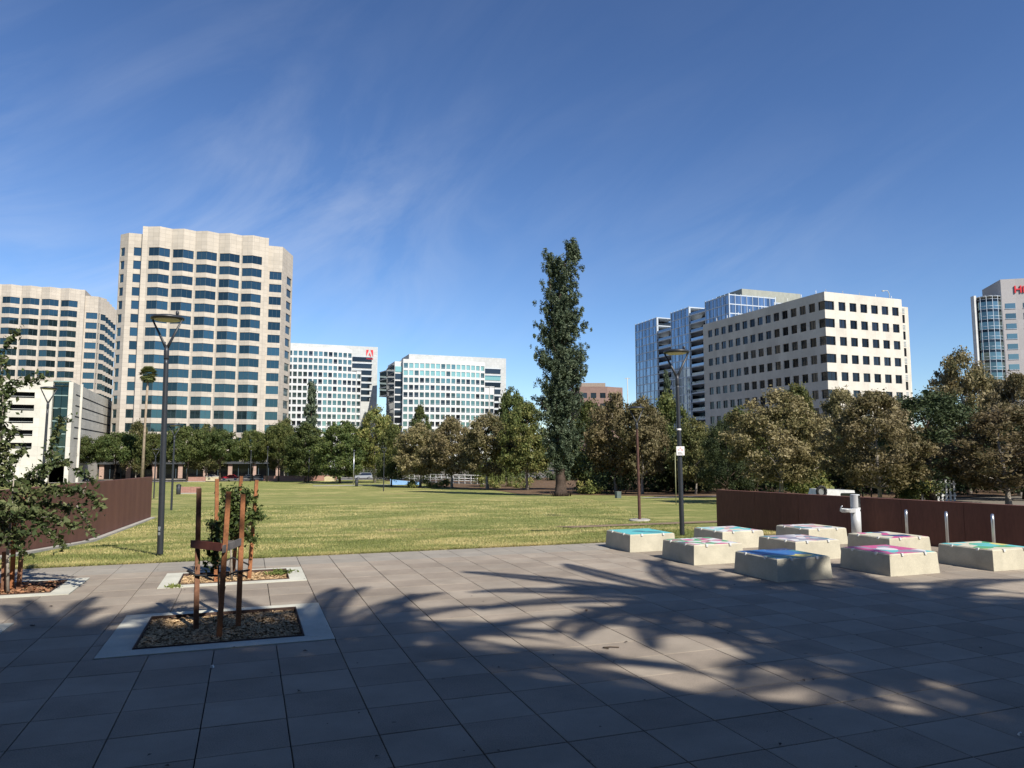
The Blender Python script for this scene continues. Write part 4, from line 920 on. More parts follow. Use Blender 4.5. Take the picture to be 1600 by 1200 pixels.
for i in range(13):
    for k in range(5):
        z = zh - 7.2 - i * 2.98; b = MB(); b.box(.8 + k * 4.6, -.08, z - 1.5, 3.4 + k * 4.6, .05, z, 0); b.box(.7 + k * 4.6, -.14, z - 1.65, 3.5 + k * 4.6, -.0, z - 1.52, 1); o = b.build('window', [GL_H, FRAME], HT); o.matrix_local = Mh
o = textmesh('sign_lettering', 'Hilton', 3.0, .12, RED, HT, Mh @ Matrix.Translation((3.2, -.2, zh - 4.2)) @ Matrix.Rotation(math.pi / 2, 4, 'X'))

# ---- brick building far behind the redwood
BK = mat('pink_brick', (.25, .165, .135), .85, .2, var=.08, panel=(2.2, 1.2, .85))
p = at(896, 600, 300); BB = empty('brick_building', (p.x, p.y, 0), TH * .0); tag(BB, 'low reddish brick building glimpsed just right of the redwood', 'building')
zt = zat(604, 300); b = MB(); s_ = 300 / FPX
F_ = Fac((0, 0, 0)); rows = [(zt - 4.8, zt - 2.6), (zt - 9.2, zt - 7.0), (zt - 13.6, zt - 11.4)][::-1]
corners = [(0, 4), (2.5, 0), (14, 0), (18.5, 3.5), (21, 4.5), (21, 16), (0, 16)]
for a, c in zip(corners, corners[1:] + corners[:1]):
    L_ = math.dist(a, c); nwin = int(L_ / 2.9) if L_ < 14 and a[1] < 5 and c[1] < 5 else 0; ww = [(L_ / nwin * (k + .2), L_ / nwin * (k + .8)) for k in range(nwin)] if nwin else []
    F_.grid(a, c, -5, zt, ww, rows if nwin else [], .3)
    d = (Vector(c) - Vector(a)).normalized()
    for w in ww:
        me = pane_mesh([(0, 0), (w[1] - w[0], 0)], 2.2, 1.2, GL_D, DARKM)
        for za, _ in rows: q = Vector(a) + d * w[0] + Vector((-d.y, d.x)) * .25; link('window', me, BB, (q.x, q.y, za), math.atan2(d.y, d.x))
F_.q([(*q, zt - .3) for q in corners]); F_.build('wall', BK, BB)
b = MB(); b.box(3.5, 2, zt - .3, 13.5, 12, zt + 1.7); b.build('roof_storey', mat('roof_storey', (.30, .24, .19), .8), BB)
b = MB(); p2 = at(981, 640, 260); b.tube([(p2.x, p2.y, -4), (p2.x, p2.y, zat(590, 260))], .18, 6); b.box(p2.x - .9, p2.y - .1, zat(592, 260), p2.x + .9, p2.y + .1, zat(592, 260) + .25)
o = b.build('light_mast', LOUV); tag(o, 'thin pale mast right of the reddish brick building', 'mast')

# ---- parking garage at left
GO = at(109, 700, 170); GO.z = 0; GA = empty('parking_garage', GO, TH + math.radians(2)); tag(GA, 'cream concrete parking garage with dark open decks and a glass stair shaft', 'parking garage')
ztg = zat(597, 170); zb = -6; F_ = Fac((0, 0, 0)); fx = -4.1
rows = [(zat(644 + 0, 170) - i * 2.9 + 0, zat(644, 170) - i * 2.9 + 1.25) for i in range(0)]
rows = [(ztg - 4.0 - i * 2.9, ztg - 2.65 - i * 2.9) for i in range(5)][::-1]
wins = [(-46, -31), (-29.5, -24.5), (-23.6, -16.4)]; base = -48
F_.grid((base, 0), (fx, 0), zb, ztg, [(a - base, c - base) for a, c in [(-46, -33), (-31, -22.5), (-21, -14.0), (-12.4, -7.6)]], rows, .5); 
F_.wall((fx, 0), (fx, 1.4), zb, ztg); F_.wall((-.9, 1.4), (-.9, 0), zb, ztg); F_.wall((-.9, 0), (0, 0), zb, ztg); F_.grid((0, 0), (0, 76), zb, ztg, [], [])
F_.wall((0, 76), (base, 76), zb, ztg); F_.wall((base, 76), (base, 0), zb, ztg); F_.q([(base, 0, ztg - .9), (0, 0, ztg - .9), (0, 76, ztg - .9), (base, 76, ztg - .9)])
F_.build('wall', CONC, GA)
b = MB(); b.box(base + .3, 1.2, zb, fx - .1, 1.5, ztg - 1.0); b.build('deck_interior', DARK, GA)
b = MB()
for za, z2 in rows: b.tube([(base + 2, .2, za + .35), (-7.7, .2, za + .35)], .06, 4)
b.build('deck_railings', LOUV, GA)
GL_S = glassmat('stair_glass', (.035, .06, .06), objr=.4)
for i in range(6):
    z = ztg - .2 - i * 3.0
    for k in range(2):
        b = MB(); x0 = fx + .05 + k * 1.58; b.box(x0, 1.3, z - 2.85, x0 + 1.5, 1.4, z, 0); b.build('stair_pane', GL_S, GA)
for i in range(7): b = MB(); b.box(fx + .01, 1.1, ztg - .2 - i * 3.0 - .05, -.91, 1.45, ztg - .2 - i * 3 + .18); b.build('stair_band', mat('green_grey_metal', (.22, .30, .28), .5), GA)
b = MB(); b.box(fx, 0.2, ztg, -.7, 2, ztg + .25); b.build('stair_roof', MATS['green_grey_metal'], GA)
b = MB()
for i in range(5):
    z = ztg - 2.8 - i * 2.6
    b.box(-.02, 4 + i * 0, z, .03, 74, z + .28)
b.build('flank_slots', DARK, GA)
b = MB(); b.box(.02, 9.6, zb, .5, 10.2, ztg + .4); b.box(.035, 69.8, zb, .2, 75.8, ztg - .3, 1); b.build('flank_ribs', [CONC, DARK], GA)
b = MB(); b.box(-30, 8, ztg - .9, -18, 20, ztg + .3); b.build('roof_deck', CONC, GA)
for k, x in enumerate((-40, -27.5)):
    b = MB(); b.tube([(x, 3, ztg - .9), (x, 3, ztg + 4.2)], .09, 5); b.box(x - .8, 2.8, ztg + 4.2, x + .8, 3.2, ztg + 4.35); b.build('roof_lamp', LOUV, GA)

# low podium and shopfronts between garage and tower
p = at(118, 700, 208); PO = empty('podium_building', (p.x, p.y, 0), TH); tag(PO, 'low dark glazed podium with pinkish columns at the foot of the beige tower', 'building')
zp = -4.45; b = MB(); b.box(0, 1.0, zp, 70, 9, zp + 4.6); b.build('glazing', GL_D, PO)
for k in range(10):
    b = MB(); b.box(6.2 + k * 6.9, .2, zp, 7.4 + k * 6.9, 1.02, zp + 4.2); b.build('column', mat('pink_stone', (.42, .29, .23), .85, panel=(1.2, .6, .8)), PO)
b = MB(); b.box(-.5, -.6, zp + 4.2, 70.5, 1.2, zp + 4.9); b.build('canopy_beam', mat('dark_canopy', (.05, .055, .06), .6), PO)
b = MB()
for k in range(24): b.box(.1 + k * 2.9, .85, zp, .22 + k * 2.9, 1.02, zp + 4.1)
b.build('glazing_bars', MULL, PO)

# ------------------------------------------------------------------ rust coloured walls
RW_M = mat('rusted_steel', (.145, .064, .043), .75, .3, var=.22, vscale=.9, col2=(.105, .044, .031), fine=.14, bscale=14, bump=.06, stretch=.22)
KERB = mat('wall_kerb', (.36, .34, .30), .9)
def wall(name, pts, label, kerb=True):
    """pts: (x, y, ztop) polyline"""
    O = Vector((pts[0][0], pts[0][1], 0)); e = empty(name, O); tag(e, label, 'wall', 'rust brown walls flanking the lawn')
    for k, (a, c) in enumerate(zip(pts, pts[1:])):
        a = Vector(a) - O; c = Vector(c) - O; d = Vector((c.x - a.x, c.y - a.y, 0)).normalized(); n = Vector((-d.y, d.x, 0)) * .12
        za, zc = zg(a.x + O.x, a.y + O.y) - .15, zg(c.x + O.x, c.y + O.y) - .15; g = d * .004
        b = MB(); q = [(a + g - n), (c - g - n), (c - g + n), (a + g + n)]; zl = [za, zc, zc, za]; zt_ = [a.z, c.z, c.z, a.z]
        b.hexa([(v.x, v.y, z) for v, z in zip(q, zl)] + [(v.x, v.y, z) for v, z in zip(q, zt_)]); b.build('wall_panel', RW_M, e)
    return e
def interp(a, c, n): return [tuple(a[i] + (c[i] - a[i]) * k / n for i in range(3)) for k in range(n + 1)]
le = at(235, 745, 44); l0 = at(-60, 0, 17.5); ln = gp(-60, 890)
wall('rust_wall', interp((le.x, le.y, le.z), (ln.x - .4, ln.y, 1.68), 6), 'long rust brown wall on the left, ending in the lawn behind the pear tree')
b = MB(); a = Vector((le.x + .25, le.y, 0)); c = Vector((ln.x - .1, ln.y, 0))
for k in range(12):
    f0, f1 = k / 12, (k + .985) / 12; p0 = a.lerp(c, f0); p1 = a.lerp(c, f1); b.hexa([(p0.x - .1, p0.y, zg(*p0.xy) - .05), (p1.x - .1, p1.y, zg(*p1.xy) - .05), (p1.x + .16, p1.y, zg(*p1.xy) - .05), (p0.x + .16, p0.y, zg(*p0.xy) - .05)] + [(p0.x - .1, p0.y, zg(*p0.xy) + .07), (p1.x - .1, p1.y, zg(*p1.xy) + .07), (p1.x + .16, p1.y, zg(*p1.xy) + .07), (p0.x + .16, p0.y, zg(*p0.xy) + .07)][::1])
o = b.build('mow_strip', KERB); tag(o, kind='structure')
re_ = at(1122, 765, 27.5); rn = at(1620, 791, 19.0)
wall('rust_wall', interp((re_.x, re_.y, re_.z), (rn.x, rn.y, rn.z), 6), 'long dark rust brown wall on the right behind the painted blocks')

# ------------------------------------------------------------------ painted concrete blocks
BLK = mat('cast_concrete', (.47, .435, .335), .85, .25, var=.10, vscale=2.2, fine=.10, bscale=45, bump=.25, objr=.03)
def art(name, cols, scale, seed, star=None, rad=None):
    """flat painted mural: hard edged curved fields of a few colours"""
    m = bpy.data.materials.new(name); m.use_nodes = True; t = m.node_tree; L = t.links.new; p = t.nodes['Principled BSDF']; p.inputs['Roughness'].default_value = .55
    tcn = nn(t, 'ShaderNodeTexCoord'); mpn = nn(t, 'ShaderNodeMapping'); mpn.inputs['Location'].default_value = (seed * 3.1, seed * 1.7, 0); L(tcn.outputs['Object'], mpn.inputs[0])
    nz = nn(t, 'ShaderNodeTexNoise'); nz.inputs['Scale'].default_value = 1.6; L(mpn.outputs[0], nz.inputs['Vector']); ms = nn(t, 'ShaderNodeMix', data_type='RGBA'); ms.inputs[0].default_value = .18; L(mpn.outputs[0], ms.inputs[6]); L(nz.outputs['Color'], ms.inputs[7])
    vo = nn(t, 'ShaderNodeTexVoronoi'); vo.inputs['Scale'].default_value = scale; L(ms.outputs[2], vo.inputs['Vector'])
    sp = nn(t, 'ShaderNodeSeparateColor'); L(vo.outputs['Color'], sp.inputs[0]); cr = nn(t, 'ShaderNodeValToRGB'); cr.color_ramp.interpolation = 'CONSTANT'
    els = cr.color_ramp.elements; els[0].color = (*cols[0], 1); els[1].position = 1 / len(cols); els[1].color = (*cols[1], 1)
    for i in range(2, len(cols)): e_ = els.new(i / len(cols)); e_.color = (*cols[i], 1)
    L(sp.outputs[0], cr.inputs[0]); out = cr.outputs[0]
    if star:                                   # a big plain field in the middle
        vl = nn(t, 'ShaderNodeVectorMath', operation='LENGTH'); L(tcn.outputs['Object'], vl.inputs[0]); lt = nn(t, 'ShaderNodeMath', operation='LESS_THAN'); lt.inputs[1].default_value = rad
        dn = nn(t, 'ShaderNodeMath', operation='MULTIPLY_ADD'); dn.inputs[1].default_value = .5; L(nz.outputs[0], dn.inputs[0]); L(vl.outputs['Value'], dn.inputs[2]); L(dn.outputs[0], lt.inputs[0])
        m2_ = nn(t, 'ShaderNodeMix', data_type='RGBA'); L(lt.outputs[0], m2_.inputs[0]); L(out, m2_.inputs[6]); m2_.inputs[7].default_value = (*star, 1); out = m2_.outputs[2]
    wn_ = nn(t, 'ShaderNodeTexNoise'); wn_.inputs['Scale'].default_value = 14; wn_.inputs['Detail'].default_value = 6; L(tcn.outputs['Object'], wn_.inputs['Vector']); wr_ = nn(t, 'ShaderNodeMapRange'); wr_.inputs['From Min'].default_value = .62; wr_.inputs['From Max'].default_value = .72; L(wn_.outputs[0], wr_.inputs[0])
    mw = nn(t, 'ShaderNodeMix', data_type='RGBA'); L(wr_.outputs[0], mw.inputs[0]); L(out, mw.inputs[6]); mw.inputs[7].default_value = (.42, .39, .3, 1); L(mw.outputs[2], p.inputs['Base Color']); return m
Wc, Tq, Te, Nv, Mg, Pk, Gn, Cr, Bl, Gr, Ye = (.55, .55, .54), (.10, .40, .40), (.045, .17, .20), (.03, .05, .13), (.45, .08, .20), (.45, .27, .28), (.09, .30, .14), (.52, .48, .36), (.03, .12, .32), (.22, .21, .26), (.55, .48, .15)
BL = [ # i, j, material spec, label
 (0, 0, ([Te, Bl, Nv, Te, Bl, Ye], 2.2, 1, Bl, .55), 'concrete block in shade with blue and dark teal painted top, nearest to the camera'),
 (0, 1, ([Gn, Pk, Wc, Gn, Wc, Mg, Cr], 6.5, 2, None, 0), 'concrete block with green, pink and white floral painted top'),
 (0, 2, ([Tq, Tq, Tq, Te, Tq], 2.5, 3, Te, .42), 'concrete block with turquoise painted top, leftmost and by the lawn'),
 (1, 0, ([Mg, Mg, Tq, Mg, Wc, Gr], 2.6, 4, Wc, .50), 'concrete block with magenta painted top bearing a white star shape'),
 (1, 1, ([Gr, Pk, Wc, Gr, Te, Wc], 5.5, 5, None, 0), 'middle concrete block of the nine, top painted grey and pale pink'),
 (1, 2, ([Wc, Wc, Pk, Cr, Tq], 4.0, 6, None, 0), 'concrete block with whitish pink painted top, nearest the black lamp post'),
 (2, 0, ([Tq, Gn, Cr, Ye, Tq, Cr], 2.8, 7, None, 0), 'concrete block with teal, green and cream top, rightmost in the photo'),
 (2, 1, ([Cr, Tq, Mg, Wc, Nv, Cr], 3.0, 8, None, 0), 'concrete block with cream, teal, magenta and navy top below the first steel post'),
 (2, 2, ([Pk, Wc, Cr, Wc, Te], 4.5, 9, None, 0), 'concrete block with pale pink and white top beside the drinking fountain')]
STEEL = mat('brushed_steel', (.55, .56, .57), .35, .5, .9, var=.05)
c0 = gp(1215, 910); S_ = 1.42
b = MB(); tp = .028; ch = .02; hh = .46
lo = [(0, 0), (S_, 0), (S_, S_), (0, S_)]; md = [(tp, tp), (S_ - tp, tp), (S_ - tp, S_ - tp), (tp, S_ - tp)]; up = [(tp + ch, tp + ch), (S_ - tp - ch, tp + ch), (S_ - tp - ch, S_ - tp - ch), (tp + ch, S_ - tp - ch)]
sc = lambda q: (q[0] - S_ / 2, q[1] - S_ / 2)
b.hexa([(*sc(q), 0) for q in lo] + [(*sc(q), hh - ch) for q in md], skip='t'); b.hexa([(*sc(q), hh - ch) for q in md] + [(*sc(q), hh) for q in up], skip='b')
body_me = b.mesh('body', BLK)
clip = MB(); clip.box(-.026, -.022, -.03, .026, .018, .014); clip.box(-.026, -.03, -.045, .026, -.0221, .004); clip_me = clip.mesh('skate_stop', mat('cast_aluminium', (.62, .63, .62), .5, .5, .2, var=.05))
for i, j, spec, lab in BL:
    q = Vector((c0.x + 2.67 * i - j * 1.14, c0.y + .70 * i + j * 2.27, 0)) + Vector((*xy(S_ / 2, S_ / 2), 0)); q.z = 0
    e = empty('concrete_block', q, TH); tag(e, lab, 'seating block', 'nine painted concrete blocks on the plaza'); link('body', body_me, e)
    cols, scl, sd, st, rd = spec; am = art('mural_%d' % sd, cols, scl, sd, st, rd)
    t_ = MB(); w = S_ / 2 - tp - ch - .012; n = 6
    t_.face([(-w, -w, .0), (w, -w, .0), (w, w, .0), (-w, w, .0)]); 
    t_.face([(-w, -w, -.004), (w, -w, -.004), (w, -w, 0), (-w, -w, 0)]); t_.face([(-w, w, -.004), (-w, -w, -.004), (-w, -w, 0), (-w, w, 0)])
    t_.build('painted_top', am, e, (0, 0, hh + .004))
    ed = S_ / 2 - tp - .005
    for sx, sy, r_ in ((-.33, -1, 0), (.33, -1, 0), (-1, .33, -math.pi / 2), (-1, -.33, -math.pi / 2)):
        link('skate_stop', clip_me, e, (sx * ed if abs(sx) == 1 else sx, sy * ed if abs(sy) == 1 else sy, hh), r_)

# ------------------------------------------------------------------ drinking fountain and steel posts
fq = gp(1339, 845); DF = empty('drinking_fountain', fq, math.radians(25)); tag(DF, 'grey metal drinking fountain and bottle filler before the right wall', 'drinking fountain')
FM = mat('fountain_metal', (.50, .51, .51), .5, .5, .12, var=.06, vscale=4)
b = MB(); b.lathe([(.14, 0), (.14, .985)], 24); b.lathe([(.14, 1.36), (.13, 1.385), (.115, 1.39), (.01, 1.39)], 24)
# hollow upper part: bottle filling niche facing the camera's right
n = 24
for k in range(n):
    t0_, t1_ = 2 * math.pi * k / n, 2 * math.pi * (k + 1) / n; mid = math.degrees((t0_ + t1_) / 2) % 360
    if 262 < mid < 322: continue
    for r_, inv in ((.14, 0), (.127, 1)):
        q = [(r_ * math.cos(t0_), r_ * math.sin(t0_), .985), (r_ * math.cos(t1_), r_ * math.sin(t1_), .985), (r_ * math.cos(t1_), r_ * math.sin(t1_), 1.36), (r_ * math.cos(t0_), r_ * math.sin(t0_), 1.36)]; b.face(q[::-1] if inv else q, smooth=True)
b.lathe([(.14, .98), (.14, 1.0), (.01, 1.0)], 24); b.build('pedestal', FM, DF)
b = MB(); pts = []
b.hexa([(-.36, -.08, -.07), (-.1, -.09, -.08), (-.1, .09, -.08), (-.36, .08, -.07), (-.44, -.09, .035), (-.1, -.1, .035), (-.1, .1, .035), (-.44, .09, .035)])
b.lathe([(.01, -.075), (.10, -.07), (.155, -.03), (.14, .04), (.15, .045), (.13, 0), (.01, -.03)], 20, 0, (-.44, 0, 0)); b.build('basin', FM, DF, (0, 0, .93))
b = MB(); b.tube([(-.49, .1, .96), (-.49, .1, 1.02), (-.47, .07, 1.05)], .018, 8); b.build('spout', STEEL, DF)
b = MB(); b.lathe([(.028, 0), (.028, .012), (.01, .014)], 12); o = b.build('push_button', DARKM, DF, (.14 * math.cos(math.radians(290)), .14 * math.sin(math.radians(290)), .92)); o.rotation_euler = (math.pi / 2, 0, math.radians(290 + 90))
b = MB(); b.box(-.3, -.15, 0, -.13, .15, .12); b.build('foot_box', FM, DF)
for k, (px, top, d, lab) in enumerate([(1411.5, 798, 20.6, 'steel post next to the drinking fountain, leftmost of three'), (1473.5, 801, 19.6, 'steel post in the middle of the three by the right wall'), (1545, 805, 18.4, 'steel post furthest right, above the teal and cream painted block')]):
    p = on(px, d); h = zat(top, d); b = MB(); w = .12
    u = Vector((px - 800, FPX, 0)).normalized() * w; O = (0, 0, 0)
    pr = []
    for t_ in range(9): a = math.pi * t_ / 8; pr.append((-u.x * math.cos(a) * 1, -u.y * math.cos(a), h - w + w * math.sin(a)))
    b.tube([(-u.x, -u.y, 0)] + pr + [(u.x, u.y, 0)], .038, 10); e = empty('steel_post', p); tag(e, lab, 'steel post', 'rounded steel posts before the right wall'); b.build('hoop', STEEL, e)
    b = MB(); b.lathe([(.07, 0), (.07, .01), (.04, .012)], 12, 0, (-u.x, -u.y, 0)); b.lathe([(.07, 0), (.07, .01), (.04, .012)], 12, 0, (u.x, u.y, 0)); b.build('base_plate', STEEL, e)

# ------------------------------------------------------------------ lamps
LBL = mat('lamp_black', (.022, .025, .03), .45, .5, var=.1, vscale=10)
LRUST = mat('lamp_rusty', (.10, .048, .036), .7, .3, var=.25, vscale=3)
LENS = mat('lamp_lens', (.62, .55, .36), .5, .4, var=.05)
def lamp_meshes(Hh_, detail=24, pm=LBL, pr=.078):
    b = MB(); b.lathe([(pr, 0), (pr, .02), (pr * .98, Hh_ * .35), (pr * .80, Hh_ * .8), (pr * .72, Hh_ - 1.12)], detail); P = b.mesh('pole', pm)
    b = MB(); b.lathe([(pr * .80, Hh_ - 1.14), (pr * .86, Hh_ - 1.1), (pr * .86, Hh_ - .92), (pr * .6, Hh_ - .78)], detail)
    for s in (-1, 1): b.tube([(0, 0, Hh_ - .86), (s * .10, 0, Hh_ - .66), (s * .40, 0, Hh_ - .06)], [.05, .04, .026], 8, flat=.7)
    K = b.mesh('fork', LBL)
    b = MB(); b.lathe([(.30, Hh_ - .06), (.415, Hh_ - .055), (.43, Hh_ - .02), (.40, Hh_ + .02), (.25, Hh_ + .055), (.01, Hh_ + .065)], detail); Hd = b.mesh('lamp_head', LBL)
    b = MB(); b.lathe([(.01, Hh_ - .085), (.30, Hh_ - .085), (.345, Hh_ - .06)], detail); Ln = b.mesh('lens', LENS)
    b = MB(); b.lathe([(.02, 0), (.035, .02), (.045, .06), (.04, .11), (.02, .14), (.001, .145)], 10, 0, (.26, 0, Hh_ + .04)); Sn = b.mesh('light_sensor', LBL)
    return P, K, Hd, Ln, Sn
def lamp(p, Hh_, label, rz=0, pm=LBL, det=24, lean=(0, 0)):
    e = empty('street_lamp', p, rz); tag(e, label, 'street lamp', 'Y shaped disc head lamp posts')
    e.rotation_euler = (lean[0], lean[1], rz)
    P, K, Hd, Ln, Sn = lamp_meshes(Hh_, det, pm)
    link('pole', P, e); link('fork', K, e); hd = link('lamp_head', Hd, e); link('lens', Ln, hd); link('light_sensor', Sn, hd); return e
pl = gp(250, 866); L1 = lamp(pl, zat(496, pl.y), 'big black Y shaped lamp post at the left in front of the beige tower', 0, lean=(0, math.radians(-.8)))
b = MB(); b.box(-.03, -.0835, .62, .03, -.077, .72); b.box(-.025, -.0825, .50, .025, -.077, .58); o = b.build('stickers', mat('old_stickers', (.3, .32, .33), .6, var=.4, vscale=30), L1)
pr_ = gp(1066, 836); L2 = lamp(pr_, zat(549, pr_.y), 'black Y shaped lamp post with a small white sign, before the right wall', 0, lean=(0, math.radians(-.6)))
b = MB(); b.box(-.125, -.115, 2.57, .135, -.105, 2.86); sg = b.build('notice_sign', mat('sign_white', (.78, .76, .74), .6, var=.02), L2)
b = MB(); rr = random.Random(2)
for q in range(3):                             # three small red prohibition rings and black text lines
    cx_, cz_ = -.06 + q * .065, 2.755 + (.03 if q == 1 else 0); b.lathe([(.030, 0), (.030, .002), (.024, .002), (.024, 0)], 16); 
b = MB()
for cx_, cz_ in ((.005, 2.80), (-.055, 2.745), (.06, 2.745)):
    for k in range(16):
        a0_, a1_ = 2 * math.pi * k / 16, 2 * math.pi * (k + 1) / 16
        b.face([(cx_ + r_ * math.cos(a_), -.117, cz_ + r_ * math.sin(a_)) for a_, r_ in ((a0_, .022), (a0_, .03), (a1_, .03), (a1_, .022))])
    b.face([(cx_ - .02, -.1175, cz_ + .016), (cx_ - .016, -.1175, cz_ + .02), (cx_ + .02, -.1175, cz_ - .016), (cx_ + .016, -.1175, cz_ - .02)])
b.build('sign_symbols', RED, sg); b = MB()
for k in range(3): b.face([(-.09, -.117, 2.60 + k * .03), (.10 - .03 * k, -.117, 2.60 + k * .03), (.10 - .03 * k, -.117, 2.612 + k * .03), (-.09, -.117, 2.612 + k * .03)])
b.build('sign_text_lines', DARKM, sg)
b = MB(); b.lathe([(.076, 3.38), (.076, 3.44)], 20); b.build('white_band', mat('sign_white', (1, 1, 1)), L2)
p = on(998, 38.5); L3 = lamp(p, zat(637, 38.5) - p.z, 'rusty brown Y shaped lamp post standing in the lawn left of the black one', .3, LRUST, lean=(0, math.radians(-.9)))
b = MB(); b.lathe([(.55, -.1), (.55, .06), (.5, .08)], 20); b.build('footing', KERB, L3)
p = on(68, 40); lamp(p, zat(606, 40) - p.z, 'black Y shaped lamp post behind the left rust wall, before the parking garage', .2, det=14, lean=(0, math.radians(.4)))
p = on(271, 55); lamp(p, zat(664, 55) - p.z, 'thin black lamp post on the lawn just right of the big left one', .4, det=12)
p = on(600, 112); lamp(p, zat(700, 112) - p.z, 'far thin black lamp post on the lawn edge before the blue ramp wall', .4, det=8)
p = on(243, 88); lamp(p, zat(702, 88) - p.z, 'far black lamp post just right of the left wall end', .4, det=8)
for px, d, tp_, lab in ((418, 178, 700, 'far black pole in front of the beige tower right corner'), (483, 170, 706, 'far black pole below the small dark conifer'), (553, 150, 706, 'far pale pole beside the litter bin'), (392, 178, 706, 'far black pole beside the dark parked cars')):
    p = on(px, d); e = empty('lamp_post', p); tag(e, lab, 'pole', 'far poles along the street'); hh_ = zat(tp_, d) - p.z
    b = MB(); b.lathe([(.12, 0), (.07, hh_)], 8); b.build('pole', LBL if 'pale' not in lab else STEEL, e); b = MB(); b.lathe([(.05, hh_), (.25, hh_ + .1), (.2, hh_ + .35), (.02, hh_ + .45)], 8); b.build('lamp_head', LBL, e)
p = on(1055, 55); b = MB(); b.lathe([(.035, 0), (.03, zat(707, 55) - p.z)], 8); o = b.build('thin_post', mat('yellow_post', (.30, .30, .17), .6), None, p); tag(o, 'thin pale yellow post just left of the black lamp post with the sign', 'post')

# ------------------------------------------------------------------ small park furniture
p = on(965, 73); e = empty('utility_cabinet', p, TH * 1.2); tag(e, 'small grey green utility box standing on the lawn right of the redwood', 'utility box'); h_ = zat(768, 73) - p.z
b = MB(); b.box(-.25, -.2, 0, .25, .2, h_ - .03); b.build('body', mat('cabinet_green', (.10, .13, .12), .6), e); b = MB(); b.box(-.27, -.22, h_ - .03, .27, .22, h_); b.build('lid', mat('cabinet_lid', (.16, .19, .17), .6), e)
BRK = mat('bench_brick', (.40, .22, .17), .85, .2, var=.1, panel=(.4, .2, .7)); 
def wallbench(px, d, w, h, label, m=BRK, cap=True):
    p = on(px, d); e = empty('low_wall', p, TH * .3); tag(e, label, 'low wall', 'low walls and benches beyond the lawn'); b = MB(); b.box(-w / 2, -.25, -.1, w / 2, .25, h); b.build('wall', m, e)
    if cap: b = MB(); b.box(-w / 2 - .1, -.45, -.05, w / 2 + .1, -.252, .14); b.build('kerb', KERB, e)
wallbench(298, 108, 3.0, 1.0, 'short reddish brick wall on the lawn just right of the litter bin')
wallbench(309, 180, 4.0, 1.2, 'pinkish low wall behind the short brick wall, left of the red car')
wallbench(332, 184, 3.4, 1.1, 'cream low wall beside the red car', mat('cream_wall', (.5, .44, .28), .8), False)
wallbench(470, 186, 18, 1.3, 'long low brick terrace wall under the trees right of the beige tower', BRK, False)
wallbench(516, 182, 2.6, 1.2, 'short cream low wall at the end of the brick terrace', mat('cream_wall', (1, 1, 1)), False)
def bin_(px, d, h, label):
    p = on(px, d); e = empty('litter_bin', p); tag(e, label, 'litter bin', 'litter bins'); b = MB(); b.lathe([(.26, 0), (.3, .05), (.32, h * .85), (.3, h * .87)], 14); b.build('body', DARKM, e); b = MB(); b.lathe([(.34, h * .87), (.33, h), (.1, h * 1.1), (.01, h * 1.1)], 14); b.build('lid', LBL, e)
bin_(281, 104, 1.35, 'dark litter bin left of the short brick wall, near the big lamp post')
bin_(558, 140, 1.3, 'dark litter bin at the far edge of the lawn by the path end')

